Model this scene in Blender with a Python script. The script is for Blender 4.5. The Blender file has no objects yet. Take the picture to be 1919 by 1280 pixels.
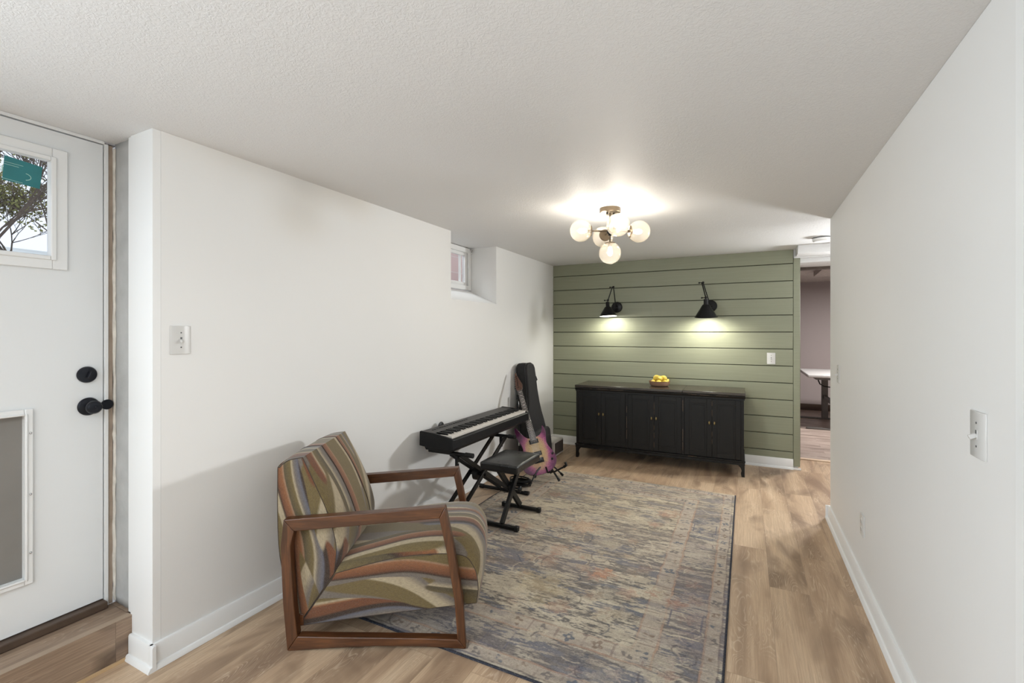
import bpy, bmesh, math, random
import numpy as np
from mathutils import Vector, Matrix, Euler
PI = math.pi
C = bpy.context.scene.collection
SC = bpy.context.scene

# ------------------------------------------------------------------ camera, world, exposure
CAMH = 1.323
cam_d = bpy.data.cameras.new('camera')
cam_d.sensor_fit = 'HORIZONTAL'; cam_d.sensor_width = 36.0
cam_d.lens = 872.155 / 1919 * 36.0
cam_d.shift_y = -(640 - 623.6) / 1919
cam_d.clip_start = 0.02
cam = bpy.data.objects.new('camera', cam_d); C.objects.link(cam)
cam.location = (0, 0, CAMH)
cam.rotation_euler = (PI / 2, 0, 0.466625)
SC.camera = cam
SC.view_settings.view_transform = 'Standard'
SC.view_settings.look = 'None'
SC.view_settings.exposure = 0.10
SC.view_settings.gamma = 1.0
SC.view_settings.use_curve_mapping = False
w = bpy.data.worlds.new('world'); SC.world = w; w.use_nodes = True
w.node_tree.nodes['Background'].inputs[0].default_value = (0.80, 0.88, 1.0, 1)
w.node_tree.nodes['Background'].inputs[1].default_value = 1.15
SC.cycles.max_bounces = 8
SC.cycles.diffuse_bounces = 5
SC.cycles.transparent_max_bounces = 16
SC.cycles.caustics_reflective = False
SC.cycles.caustics_refractive = False
SC.cycles.sample_clamp_indirect = 4.0

def point_light(name, loc, power, r, col=(1, .93, .84)):
    d = bpy.data.lights.new(name, 'POINT'); d.energy = power; d.shadow_soft_size = r; d.color = col
    o = bpy.data.objects.new(name, d); o.location = loc; C.objects.link(o); return o
def area_light(name, loc, power, sx, sy, col=(1, 1, 1), rot=(0, 0, 0), spread=PI):
    d = bpy.data.lights.new(name, 'AREA'); d.energy = power; d.shape = 'RECTANGLE'; d.size = sx; d.size_y = sy
    d.color = col; d.spread = spread
    o = bpy.data.objects.new(name, d); o.location = loc; o.rotation_euler = rot; C.objects.link(o); return o
def spot_light(name, loc, power, ang, blend, r, rot, col):
    d = bpy.data.lights.new(name, 'SPOT'); d.energy = power; d.spot_size = ang; d.spot_blend = blend
    d.shadow_soft_size = r; d.color = col
    o = bpy.data.objects.new(name, d); o.location = loc; o.rotation_euler = rot; C.objects.link(o); return o

CEIL = 2.13
BEHIND_POWER = 12.0      # two unseen ceiling lights added behind the camera as ambient fill
HALL_POWER = 27.0       # unseen softbox inferred round the hall corner, aimed across the room
HALL_FILL = 1.2  # unseen bulb added as fill in the hall
GLOBE_POWER = 7.6        # each of the five globes
SCONCE_POWER = 16.0
FAR_ROOM_POWER = 115.0
DAY_FILL = 112.0         # fill for right wall and ceiling, from an added window left of camera
DAYC = (0.78, 0.90, 1.0)
WARM = (1.0, 0.975, 0.91)
NEUT = (0.955, 0.985, 1.0)
area_light('window_fill', (-2.39, -1.45, 1.30), DAY_FILL, 1.15, 1.7, DAYC, (0, -PI / 2, 0))
for lx, ly in ((-0.8, -0.6), (-0.8, -2.0)):
    area_light('behind_fill_glow', (lx, ly, CEIL - 0.075), BEHIND_POWER, 0.30, 0.30, (0.88, 0.945, 1.0))
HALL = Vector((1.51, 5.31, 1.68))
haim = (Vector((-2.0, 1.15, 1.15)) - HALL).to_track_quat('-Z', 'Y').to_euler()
hl = area_light('softbox_beam', HALL, HALL_POWER, .30, .30, NEUT, haim); hl.data.shape = 'DISK'; hl.data.spread = math.radians(112)
point_light('hall_fill_glow', (1.9, 4.7, CEIL - .16), HALL_FILL, 0.06, NEUT)
area_light('small_window_daylight', (-2.86, 3.62, 2.56), 11.0, .5, .3, (.90, .96, 1.0), (Vector((-2.15, 3.66, 1.70)) - Vector((-2.86, 3.62, 2.56))).to_track_quat('-Z', 'Y').to_euler())
area_light('far_room_glow', (1.9, 7.2, 2.10), FAR_ROOM_POWER, 0.4, 0.4, (1, .97, .95))

# ------------------------------------------------------------------ helpers: materials
class NT:
    def __init__(s, name):
        s.m = bpy.data.materials.new(name); s.m.use_nodes = True; s.t = s.m.node_tree
        s.b = s.t.nodes['Principled BSDF']; s.out = s.t.nodes['Material Output']
    def n(s, typ, ins=None, **kw):
        nd = s.t.nodes.new('ShaderNode' + typ)
        for k, v in kw.items(): setattr(nd, k, v)
        for k, v in (ins or {}).items(): s.put(nd.inputs[k], v)
        return nd
    def put(s, sock, v):
        if isinstance(v, bpy.types.NodeSocket): s.t.links.new(v, sock)
        elif isinstance(v, bpy.types.Node): s.t.links.new(v.outputs[0], sock)
        else:
            if isinstance(v, (tuple, list)) and len(v) == 3 and sock.type == 'RGBA': v = (*v, 1)
            sock.default_value = v
    def set(s, **kw):
        for k, v in kw.items():
            s.put(s.b.inputs[{'color': 'Base Color', 'rough': 'Roughness', 'metal': 'Metallic', 'spec': 'Specular IOR Level',
                              'normal': 'Normal', 'emit': 'Emission Color', 'estr': 'Emission Strength', 'coat': 'Coat Weight',
                              'alpha': 'Alpha', 'trans': 'Transmission Weight', 'sheen': 'Sheen Weight'}[k]], v)
        return s
    def coords(s, scale=(1, 1, 1), kind='Object', rot=(0, 0, 0), loc=(0, 0, 0)):
        tc = s.n('TexCoord'); mp = s.n('Mapping', {0: tc.outputs[kind], 'Scale': scale, 'Rotation': rot, 'Location': loc})
        return mp.outputs[0]
    def noise(s, vec, scale, detail=4, rough=.55, dist=0):
        return s.n('TexNoise', {'Vector': vec, 'Scale': scale, 'Detail': detail, 'Roughness': rough, 'Distortion': dist}).outputs['Fac']
    def ramp(s, fac, stops, interp='LINEAR'):
        r = s.n('ValToRGB', {0: fac}); cr = r.color_ramp; cr.interpolation = interp
        while len(cr.elements) < len(stops): cr.elements.new(0.5)
        for e, (p, c) in zip(cr.elements, stops): e.position = p; e.color = (*c, 1) if len(c) == 3 else c
        return r.outputs[0]
    def mix(s, fac, a, b, mode='MIX'):
        nd = s.n('Mix', data_type='RGBA', blend_type=mode)
        s.put(nd.inputs[0], fac); s.put(nd.inputs[6], a if not isinstance(a, tuple) else (*a[:3], 1)); s.put(nd.inputs[7], b if not isinstance(b, tuple) else (*b[:3], 1))
        return nd.outputs[2]
    def math(s, op, a, b=0.0, c=0.0):
        nd = s.n('Math', operation=op); s.put(nd.inputs[0], a); s.put(nd.inputs[1], b); s.put(nd.inputs[2], c); return nd.outputs[0]
    def bump(s, h, strength=.3, dist=.002):
        return s.n('Bump', {'Height': h, 'Strength': strength, 'Distance': dist}).outputs[0]

def lin(r, g, b):
    f = lambda v: (v / 255 / 12.92) if v / 255 <= .04045 else ((v / 255 + .055) / 1.055) ** 2.4
    return (f(r), f(g), f(b))

def simple(name, col, rough=.5, metal=0.0, spec=.5, var=.04, scale=18, bump=0.0, bscale=200):
    t = NT(name); v = t.coords()
    n = t.noise(v, scale)
    dark = tuple(c * (1 - var) for c in col); light = tuple(min(1, c * (1 + var)) for c in col)
    t.set(color=t.ramp(n, [(.3, dark), (.7, light)]), rough=rough, metal=metal, spec=spec)
    if bump: t.set(normal=t.bump(t.noise(v, bscale, 3), bump))
    return t.m

# ------------------------------------------------------------------ helpers: geometry
def box(bm, x0, x1, y0, y1, z0, z1):
    vs = [bm.verts.new((x, y, z)) for x in (x0, x1) for y in (y0, y1) for z in (z0, z1)]
    for f in ((0, 1, 3, 2), (4, 6, 7, 5), (0, 4, 5, 1), (2, 3, 7, 6), (0, 2, 6, 4), (1, 5, 7, 3)):
        bm.faces.new([vs[i] for i in f])
def prism(bm, poly, fn, a, b):
    """poly: 2d outline; fn(p, q, h) -> xyz; extruded from h=a to h=b"""
    A = [bm.verts.new(fn(p[0], p[1], a)) for p in poly]; B = [bm.verts.new(fn(p[0], p[1], b)) for p in poly]
    n = len(poly); bm.faces.new(A[::-1]); bm.faces.new(B)
    for i in range(n): bm.faces.new((A[i], A[(i + 1) % n], B[(i + 1) % n], B[i]))
def tube(bm, pts, r, seg=10, cap=True, flat=None):
    pts = [Vector(p) for p in pts]; rings = []
    rs = r if isinstance(r, (list, tuple)) else [r] * len(pts)
    up = None
    for i, p in enumerate(pts):
        d = (pts[min(i + 1, len(pts) - 1)] - pts[max(i - 1, 0)]).normalized()
        if up is None:
            up = Vector((0, 0, 1)) if abs(d.z) < .95 else Vector((1, 0, 0))
        a = (up - d * up.dot(d)).normalized(); b = d.cross(a); up = a
        fx = flat if flat else 1
        rings.append([bm.verts.new(p + (a * math.cos(t) * fx + b * math.sin(t)) * rs[i]) for t in [2 * PI * k / seg for k in range(seg)]])
    for R, S in zip(rings, rings[1:]):
        for k in range(seg): bm.faces.new((R[k], R[(k + 1) % seg], S[(k + 1) % seg], S[k]))
    if cap: bm.faces.new(rings[0][::-1]); bm.faces.new(rings[-1])
def bar(bm, a, b, wd, ht, up=(0, 0, 1)):
    a, b = Vector(a), Vector(b); d = (b - a).normalized(); u = Vector(up); u = (u - d * u.dot(d)).normalized(); s = d.cross(u)
    vs = [bm.verts.new(p + s * i * wd / 2 + u * j * ht / 2) for p in (a, b) for i, j in ((-1, -1), (1, -1), (1, 1), (-1, 1))]
    for f in ((0, 3, 2, 1), (4, 5, 6, 7), (0, 1, 5, 4), (1, 2, 6, 5), (2, 3, 7, 6), (3, 0, 4, 7)): bm.faces.new([vs[i] for i in f])
def lathe(bm, prof, M=None, seg=32, close=False):
    M = M or Matrix(); rings = []
    for r, z in prof:
        if r < 1e-5: rings.append([bm.verts.new(M @ Vector((0, 0, z)))])
        else: rings.append([bm.verts.new(M @ Vector((r * math.cos(2 * PI * k / seg), r * math.sin(2 * PI * k / seg), z))) for k in range(seg)])
    for R, S in zip(rings, rings[1:]):
        for k in range(seg):
            k2 = (k + 1) % seg
            if len(R) == 1 and len(S) == 1: continue
            if len(R) == 1: bm.faces.new((R[0], S[k2], S[k]))
            elif len(S) == 1: bm.faces.new((R[k], R[k2], S[0]))
            else: bm.faces.new((R[k], R[k2], S[k2], S[k]))
def sphere(bm, c, r, seg=24, rings=14, sc=(1, 1, 1)):
    lathe(bm, [(r * math.sin(PI * i / rings), -r * math.cos(PI * i / rings)) for i in range(rings + 1)],
          Matrix.Translation(c) @ Matrix.Diagonal((*sc, 1)), seg)
def mk(name, fill, m, parent=None, bevel=0.0, smooth=True, segs=2, sub=0, solid=0.0, angle=35):
    bm = bmesh.new(); fill(bm)
    bmesh.ops.recalc_face_normals(bm, faces=bm.faces)
    me = bpy.data.meshes.new(name); bm.to_mesh(me); bm.free()
    o = bpy.data.objects.new(name, me); C.objects.link(o)
    me.materials.append(m)
    if smooth:
        me.shade_smooth()
        try: me.set_sharp_from_angle(angle=math.radians(angle))
        except Exception: pass
    if solid:
        md = o.modifiers.new('solid', 'SOLIDIFY'); md.thickness = solid; md.offset = -1
    if bevel:
        md = o.modifiers.new('bevel', 'BEVEL'); md.width = bevel; md.segments = segs; md.limit_method = 'ANGLE'; md.angle_limit = math.radians(40)
    if sub:
        md = o.modifiers.new('sub', 'SUBSURF'); md.levels = sub; md.render_levels = sub
    if parent: o.parent = parent; o.matrix_parent_inverse = parent_inv(parent)
    return o
def parent_inv(p):
    M = Matrix(); q = p
    while q is not None:
        M = (Matrix.LocRotScale(q.location, q.rotation_euler, q.scale)) @ (q.matrix_parent_inverse if q.parent else Matrix()) @ M if False else M
        q = q.parent
    # world matrix of the parent
    def wm(o):
        L = Matrix.LocRotScale(o.location, o.rotation_euler, o.scale)
        return L if o.parent is None else wm(o.parent) @ o.matrix_parent_inverse @ L
    return wm(p).inverted()
def boxes(*bs):
    def f(bm):
        for b in bs: box(bm, *b)
    return f
def tag(o, label, cat, group=None):
    o['label'] = label; o['category'] = cat
    if group: o['group'] = group
    return o
def thing(name, label, cat, loc=(0, 0, 0), group=None):
    o = bpy.data.objects.new(name, None); C.objects.link(o); o.location = loc; o.empty_display_size = .1
    return tag(o, label, cat, group)
def struct(name, fill, m, **kw):
    o = mk(name, fill, m, **kw)
    if o.parent is None: o['kind'] = 'structure'
    return o
def dup(root, M, label=None, group=None):
    r = root.copy(); C.objects.link(r); r.matrix_world = M
    if label: r['label'] = label
    if group: r['group'] = group
    for ch in list(root.children):
        c = ch.copy(); C.objects.link(c); c.parent = r
        for g in ch.children:
            d = g.copy(); C.objects.link(d); d.parent = c
    return r

# ------------------------------------------------------------------ materials of the setting
def m_wall(name, col, rough=.55, bump=.08):
    t = NT(name); v = t.coords()
    t.set(color=t.ramp(t.noise(v, 1.3, 3), [(.3, tuple(c * .985 for c in col)), (.7, col)]), rough=rough, spec=.3,
          normal=t.bump(t.noise(v, 160, 3), bump, .001))
    return t.m
M_WALL = m_wall('white_wall_paint', (0.765, 0.758, 0.742))
M_TRIM = m_wall('white_trim_paint', (0.80, 0.80, 0.79), .35, .02)
M_DOORW = m_wall('white_door_paint', (0.76, 0.77, 0.77), .38, .02)

def m_ceiling():
    t = NT('textured_ceiling_paint'); v = t.coords()
    n1 = t.noise(v, 75, 4, .6, 1.2); n2 = t.noise(v, 190, 3, .6)
    kn = t.ramp(n1, [(.42, (0, 0, 0)), (.60, (1, 1, 1))])
    h = t.math('ADD', kn, t.math('MULTIPLY', n2, .5))
    t.set(color=(0.755, 0.75, 0.745), rough=.5, spec=.28, normal=t.bump(h, .38, .0018))
    return t.m
M_CEIL = m_ceiling()

def plank_floor(name, pal, wd=.178, ln=1.22, rot=PI / 2, off=(0, 0, 0), contrast=1.0, rough=.42, vec=None):
    """oak-look vinyl planks: planks run along local y"""
    t = NT(name)
    v = t.coords(rot=(0, 0, rot), loc=off)
    if vec == 'riser':
        q = t.n('SeparateXYZ', {0: t.coords()}); v = t.n('CombineXYZ', {0: q.outputs[1], 1: q.outputs[2], 2: q.outputs[0]}).outputs[0]
    br = t.n('TexBrick', {'Vector': v, 'Color1': (0, 0, 0), 'Color2': (1, 1, 1), 'Mortar': (.5, .5, .5), 'Scale': 1.0, 'Mortar Size': .0011,
                          'Mortar Smooth': .1, 'Bias': 0, 'Brick Width': ln, 'Row Height': wd})
    br.offset = .37; br.offset_frequency = 2
    tone = br.outputs['Color']; seam = br.outputs['Fac']
    sep = t.n('SeparateXYZ', {0: v})
    # each plank gets its own slice of the noise
    jump = t.math('MULTIPLY', t.n('SeparateColor', {0: tone}).outputs[0], 37.0)
    comb = t.n('CombineXYZ', {0: sep.outputs[0], 1: sep.outputs[1], 2: jump}).outputs[0]
    def st(sx, sy): return t.n('Mapping', {0: comb, 'Scale': (sx, sy, 1)}).outputs[0]
    broad = t.noise(st(.55, 4.2), 1.6, 3, .5, .8)
    cath = t.noise(st(1.1, 6.5), 1.3, 2, .45, 1.2)
    rings = t.math('SINE', t.math('MULTIPLY', t.math('ADD', cath, t.math('MULTIPLY', t.noise(st(4, 22), 1.5, 3), .06)), 150.0))
    fine = t.noise(st(5, 150), 1.0, 4, .65, .3)
    pores = t.noise(st(14, 420), 1.0, 2, .6)
    knot = t.noise(st(2.0, 6.0), 1.5, 2, .5, .5)
    base = t.ramp(broad, [(.30, pal[0]), (.43, pal[1]), (.55, pal[2]), (.72, pal[3])])
    toned = t.mix(t.math('MULTIPLY', tone, .28), base, pal[3])
    patch = t.noise(st(1.3, 3.0), 1.2, 3, .55, 1.0)
    toned = t.mix(t.math('MULTIPLY', t.ramp(patch, [(.50, (0,) * 3), (.66, (1,) * 3)]), .80 * contrast), toned, tuple(x * .70 for x in pal[0]))
    g = t.math('MULTIPLY', t.ramp(rings, [(0.0, (0, 0, 0)), (.75, (.25,) * 3), (1, (1,) * 3)]), t.ramp(knot, [(.45, (0,) * 3), (.62, (1,) * 3)]))
    c = t.mix(t.math('MULTIPLY', g, .42 * contrast), toned, pal[4])
    c = t.mix(t.math('MULTIPLY', t.ramp(fine, [(.40, (1,) * 3), (.62, (0,) * 3)]), .34 * contrast), c, pal[0])
    c = t.mix(t.math('MULTIPLY', t.ramp(pores, [(.3, (1,) * 3), (.5, (0,) * 3)]), .16 * contrast), c, pal[0])
    c = t.mix(t.math('MULTIPLY', seam, .32), c, tuple(x * .45 for x in pal[0]))
    h = t.math('SUBTRACT', t.math('MULTIPLY', fine, .35), t.math('MULTIPLY', seam, 1.0))
    t.set(color=c, rough=rough, spec=.45, normal=t.bump(h, .22, .0012))
    return t.m
OAK = [lin(140, 114, 92), lin(172, 145, 118), lin(192, 165, 136), lin(206, 181, 152), lin(226, 206, 180)]
M_FLOOR = plank_floor('oak_plank_floor', OAK, off=(.33, .07, 0))
STEPP = [lin(104, 86, 72), lin(134, 112, 94), lin(152, 129, 109), lin(168, 146, 124), lin(186, 165, 142)]
M_STEP = plank_floor('oak_step_planks', STEPP, wd=.11, ln=.9, off=(.1, .055, 0))
M_FARFLOOR = plank_floor('greyed_oak_far_floor', [lin(128, 112, 102), lin(150, 134, 124), lin(170, 154, 143), lin(184, 170, 160), lin(200, 188, 178)], rot=0.0)

def m_shiplap():
    t = NT('sage_green_paint'); v = t.coords()
    n = t.noise(t.n('Mapping', {0: v, 'Scale': (1, 1, 40)}).outputs[0], 3, 3)
    t.set(color=t.ramp(n, [(.3, lin(134, 136, 115)), (.7, lin(140, 142, 121))]), rough=.42, spec=.4, normal=t.bump(n, .12, .001))
    return t.m
M_GREEN = m_shiplap()
M_GROOVE = simple('dark_groove', lin(52, 54, 40), .8)
M_CONC = simple('rough_grey_concrete', lin(176, 176, 174), .9, var=.10, scale=9, bump=.8, bscale=45)
M_FOAM = simple('cream_gap_foam', lin(212, 206, 196), .8, var=.12, scale=25, bump=.8, bscale=60)
M_JAMBW = simple('raw_brown_jamb_wood', lin(165, 148, 132), .7, var=.15, scale=14)
M_BROWN = simple('dark_brown_sill', lin(78, 62, 50), .5, var=.12)
M_DARK = simple('black_gap', (0.01, 0.01, 0.01), .8)
M_BLACK = simple('matte_black_metal', (0.009, 0.009, 0.010), .36, .3, spec=.35, var=.1)
M_BLACKP = simple('black_plastic', (0.009, 0.009, 0.009), .42, spec=.28, var=.1, bump=.05)
M_BRONZE = simple('oil_rubbed_bronze', (0.018, 0.019, 0.024), .34, .7, var=.15)
M_PLATE = simple('white_switch_plastic', (0.60, 0.59, 0.57), .32, var=.01)
M_SLOT = simple('dark_slot', (0.10, 0.10, 0.10), .5)
M_CHROME = simple('bright_steel', (0.55, 0.55, 0.55), .25, 1.0)
M_MAUVE = m_wall('mauve_wall_paint', lin(152, 142, 140), .6)
M_FARBASE = simple('dark_brown_baseboard', lin(72, 56, 46), .5)
M_FARCEIL = simple('far_room_ceiling', lin(168, 160, 155), .8, var=.12, scale=30, bump=.5, bscale=50)

# ------------------------------------------------------------------ the room
XL, XR, YF = -2.09, 0.53, 5.272
XD = -2.42                      # plane of the entrance door
YE = 1.0                        # near end of the left wall
YC = 3.955                      # far end (corner) of the right wall
struct('floor', boxes((XD - .02, 3.0, -3.1, 5.72, -.06, 0)), M_FLOOR)
struct('ceiling', boxes((XD - .02, 3.0, -3.1, 5.72, CEIL, CEIL + .08)), M_CEIL)
# left wall with the recess of the small window
WY0, WY1, WZ = 3.074, 3.822, 1.592
XW = -2.36
def f_wl(bm):
    box(bm, XD, XL, 1.03, WY0, 0, CEIL)
    box(bm, XD, XL, WY1, YF, 0, CEIL)
    box(bm, XD, XL, WY0, WY1, 0, WZ)
    # rising sill of the recess
    prism(bm, [(XL, WZ), (XW, 1.715), (XD, 1.715), (XD, WZ)], lambda p, q, h: (p, h, q), WY0, WY1)
struct('wall_left', f_wl, M_WALL, smooth=False)
# near end of the left wall: smooth board, then bare concrete up to the door frame
struct('trim_1', boxes((-2.255, XL, YE, 1.03, 0, CEIL)), M_TRIM, bevel=.001)
struct('trim_2', boxes((-2.285, -2.2555, YE + .006, 1.03, .17, CEIL)), M_TRIM, bevel=.001)
def f_conc(bm):
    # slightly uneven cast face
    nx, nz = 6, 60; rnd = random.Random(4); g = []
    for i in range(nx + 1):
        g.append([bm.verts.new((-2.286 - (XD + 2.286) * -i / nx, 1.0225 + rnd.uniform(-.0015, .0015), .17 + (CEIL - .17) * j / nz)) for j in range(nz + 1)])
    for i in range(nx):
        for j in range(nz): bm.faces.new((g[i][j], g[i + 1][j], g[i + 1][j + 1], g[i][j + 1]))
struct('wall_concrete_reveal', f_conc, M_CONC, solid=.006)
# entrance wall either side of and above the door
DY0, DY1, DZ0, DZ1 = 0.055, 0.975, 0.205, 2.112
struct('wall_entrance', boxes((XD - .2, XD - .002, -3.1, -2.35, 0, CEIL), (XD - .2, XD - .002, -.55, DY0 - .05, 0, CEIL), (XD - .2, XD - .002, -2.35, -.55, 0, .70), (XD - .2, XD - .002, -2.35, -.55, 1.92, CEIL), (XD - .2, XD - .002, 1.03, 1.12, 0, CEIL)), M_WALL)
struct('trim_3', boxes((XD - .15, XD + .006, .979, .992, .17, CEIL - .012)), M_TRIM, bevel=.001)
struct('trim_4', boxes((XD - .15, XD - .001, .992, 1.009, .17, CEIL - .012)), M_JAMBW)
def f_foam(bm):
    rnd = random.Random(2); pts = []
    for j in range(61):
        pts.append((XD + .002 + rnd.uniform(-.002, .002), 1.0155 + rnd.uniform(-.0015, .0015), .18 + (CEIL - .2) * j / 60))
    tube(bm, pts, [.0065 + rnd.uniform(-.001, .0022) for _ in pts], 7)
struct('trim_5', f_foam, M_FOAM)
struct('trim_6', boxes((XD - .15, XD + .004, DY0 - .05, .979, CEIL - .013, CEIL - .001), (XD - .15, XD + .004, DY0 - .05, DY0 - .004, .17, CEIL - .013)), M_TRIM)
struct('trim_7', boxes((XD - .15, XD + .035, DY0 - .05, .979, .170, .200)), M_BROWN, bevel=.004)
# step in front of the door
XS = -2.243
M_RISER = plank_floor('oak_riser_planks', STEPP, wd=.30, ln=1.5, vec='riser', contrast=1.3)
struct('floor_step', boxes((XD, XS - .004, -3.1, 1.0, 0, .170), (XD, -2.287, 1.0, 1.0215, 0, .170)), M_STEP, bevel=.002)
struct('trim_step_riser', boxes((XS - .0035, XS, -3.1, 1.0, 0, .1695)), M_RISER)
struct('trim_step_nosing', boxes((XS - .030, XS + .001, -3.1, 1.0, .1702, .1712)), simple('pale_nosing_edge', lin(158, 138, 118), .5))
struct('trim_8', boxes((XS - .002, XS + .008, -3.1, .985, .0, .012)), simple('pale_oak_strip', lin(190, 160, 122), .5))

# door: slab with glazed opening and pet flap opening
GY0, GY1, GZ0, GZ1 = 0.20, 0.815, 1.614, 1.998       # glass
PY0, PY1, PZ0, PZ1 = 0.40, 0.734, 0.401, 1.012        # flap
def f_door(bm):
    x0, x1 = XD - .045, XD
    for b in ((DY0, GY0, DZ0, DZ1), (GY1, DY1, DZ0, DZ1), (GY0, GY1, GZ1, DZ1), (GY0, GY1, PZ1, GZ0), (GY0, PY0, DZ0, PZ1), (PY1, GY1, DZ0, PZ1), (PY0, PY1, DZ0, PZ0)):
        box(bm, x0, x1, b[0], b[1], b[2], b[3])
door = struct('door_1', f_door, M_DOORW, smooth=False)
def ring(y0, y1, z0, z1, wd, x0, x1):
    return ((x0, x1, y0 - wd, y0, z0 - wd, z1 + wd), (x0, x1, y1, y1 + wd, z0 - wd, z1 + wd), (x0, x1, y0, y1, z0 - wd, z0), (x0, x1, y0, y1, z1, z1 + wd))
struct('glazing_frame', boxes(*ring(GY0 + .002, GY1 - .002, GZ0 + .002, GZ1 - .002, .046, XD + .0005, XD + .010), *ring(GY0 + .008, GY1 - .008, GZ0 + .008, GZ1 - .008, .017, XD - .02, XD + .016)), M_TRIM, parent=door, bevel=.003)
def m_glass(name, tint=(1, 1, 1), refl=1.0):
    t = NT(name); fr = t.n('Fresnel', {'IOR': 1.45}); ff = t.math('SUBTRACT', 1.0, t.n('NewGeometry').outputs['Backfacing'])
    tr = t.n('BsdfTransparent', {'Color': tint}); gl = t.n('BsdfGlossy', {'Color': (1, 1, 1), 'Roughness': .02})
    mx = t.n('MixShader', {0: t.math('MULTIPLY', t.math('MULTIPLY', fr.outputs[0], refl), ff), 1: tr.outputs[0], 2: gl.outputs[0]})
    t.t.links.new(mx.outputs[0], t.out.inputs[0]); return t.m
M_GLASS = m_glass('clear_window_glass')
struct('glass_pane', boxes((XD - .026, XD - .022, GY0 - .002, GY1 + .002, GZ0 - .002, GZ1 + .002)), M_GLASS, parent=door, smooth=False)
pet = struct('pet_flap_frame', boxes(*ring(PY0, PY1, PZ0, PZ1, .024, XD + .0005, XD + .012), *ring(PY0, PY1, PZ0, PZ1, .008, XD + .006, XD + .017)), M_TRIM, parent=door, bevel=.003)
struct('pet_flap', boxes((XD - .02, XD - .012, PY0 - .002, PY1 + .002, PZ0 - .002, PZ1 + .002)), simple('grey_flexible_flap', lin(128, 124, 119), .6, var=.05, scale=6), parent=door, smooth=False)
for k, z in enumerate((.945, .715, .495)):
    struct('screw', lambda bm, z=z: sphere(bm, (XD + .012, PY1 + .016, z), .0045, 10, 6), M_CHROME, parent=pet)
# deadbolt and knob
RX = Matrix.Rotation(PI / 2, 4, 'Y')
def disc_x(bm, x, y, z, prof, seg=36): lathe(bm, prof, Matrix.Translation((x, y, z)) @ RX, seg)
db = struct('deadbolt', lambda bm: disc_x(bm, XD, .921, 1.151, [(0, .0), (.033, .0), (.0335, .006), (.030, .012), (.010, .015), (0, .015)]), M_BRONZE, parent=door)
struct('thumb_turn', lambda bm: bar(bm, (XD + .024, .916, 1.138), (XD + .024, .926, 1.165), .007, .018, (1, 0, 0)), M_BRONZE, parent=db, bevel=.002)
kn = struct('door_knob', lambda bm: disc_x(bm, XD, .926, 1.020, [(0, 0), (.036, 0), (.0365, .005), (.032, .011), (.013, .016), (.0125, .030), (.022, .036), (.0265, .046), (.0262, .056), (.021, .063), (.009, .065), (0, .065)]), M_BRONZE, parent=door)
struct('privacy_button', lambda bm: bar(bm, (XD + .064, .926, 1.013), (XD + .064, .926, 1.027), .008, .012, (1, 0, 0)), M_BRONZE, parent=kn, bevel=.002)
struct('latch_plate', lambda bm: disc_x(bm, XD + .004, .987, 1.020, [(0, 0), (.021, 0), (.021, .005), (0, .006)]), M_BRONZE)['kind'] = 'structure'
bpy.data.objects['latch_plate'].name = 'trim_9'
# sticker on the glass (its square code is left out)
M_TEAL = simple('teal_sticker_print', lin(44, 118, 122), .45, var=.05)
M_PALE = simple('pale_sticker_print', lin(170, 205, 195), .5)
stk = thing('glass_sticker', 'teal rectangular sticker stuck tilted on the door glass', 'sticker', (XD - .021, .70, 1.94))
cs = [(.690, 1.978), (.794, 1.965), (.786, 1.879), (.684, 1.887)]
mk('sticker_card', lambda bm: prism(bm, cs, lambda p, q, h: (XD - .0218 + h, p, q), 0, .0006), M_TEAL, stk, smooth=False)
def f_lines(bm):
    X = XD - .0210
    tube(bm, [(X, .660, 1.922), (X, .674, 1.920), (X, .684, 1.919)], .0011, 6)
    tube(bm, [(X, .684, 1.919), (X, .684, 1.938)], .0022, 6)
    pts = [(X, .742 + .012 * math.sin(t) * 1.6, 1.914 + .013 * math.cos(t)) for t in [i * PI / 12 for i in range(1, 12)]]
    tube(bm, pts, .0011, 6)
    for k in range(2): tube(bm, [(X, .684, 1.955 - .008 * k), (X, .740 - .012 * k, 1.952 - .008 * k)], .0008, 5)
    tube(bm, [(X, .682, 1.893), (X, .738, 1.888)], .0008, 5)
mk('sticker_print', f_lines, M_PALE, stk)

# small window in its recess
wy0, wy1, wz0, wz1 = 3.08, 3.818, 1.725, 2.125
win = struct('window_1', boxes(*ring(wy0 + .045, wy1 - .045, wz0 + .045, wz1 - .045, .045, XW - .05, XW)), M_TRIM, bevel=.004)
struct('sash', boxes(*ring(wy0 + .078, wy1 - .085, wz0 + .075, wz1 - .075, .03, XW - .045, XW - .015), (XW - .05, XW - .035, wy1 - .085, wy1 - .045, wz0 + .045, wz1 - .045)), M_TRIM, parent=win, bevel=.003)
struct('sash_bar', boxes((XW - .042, XW - .020, 3.655, 3.668, wz0 + .075, wz1 - .075)), M_TRIM, parent=win)
struct('window_glass', boxes((XW - .034, XW - .031, wy0 + .075, wy1 - .08, wz0 + .07, wz1 - .07)), M_GLASS, parent=win, smooth=False)
struct('window_latch', lambda bm: (tube(bm, [(XW + .004, 3.790, 2.116), (XW + .018, 3.803, 2.112), (XW + .012, 3.812, 2.090), (XW + .004, 3.806, 2.078)], .0045, 7)), M_CHROME, parent=win)
def m_brick():
    t = NT('pinkish_brick'); v = t.coords(rot=(PI / 2, 0, PI / 2))
    br = t.n('TexBrick', {'Vector': v, 'Color1': lin(214, 186, 178), 'Color2': lin(202, 174, 168), 'Mortar': lin(216, 200, 192), 'Scale': 1, 'Mortar Size': .006, 'Brick Width': .2, 'Row Height': .07})
    t.set(color=br.outputs[0], rough=.9, spec=.1); return t.m
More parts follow.
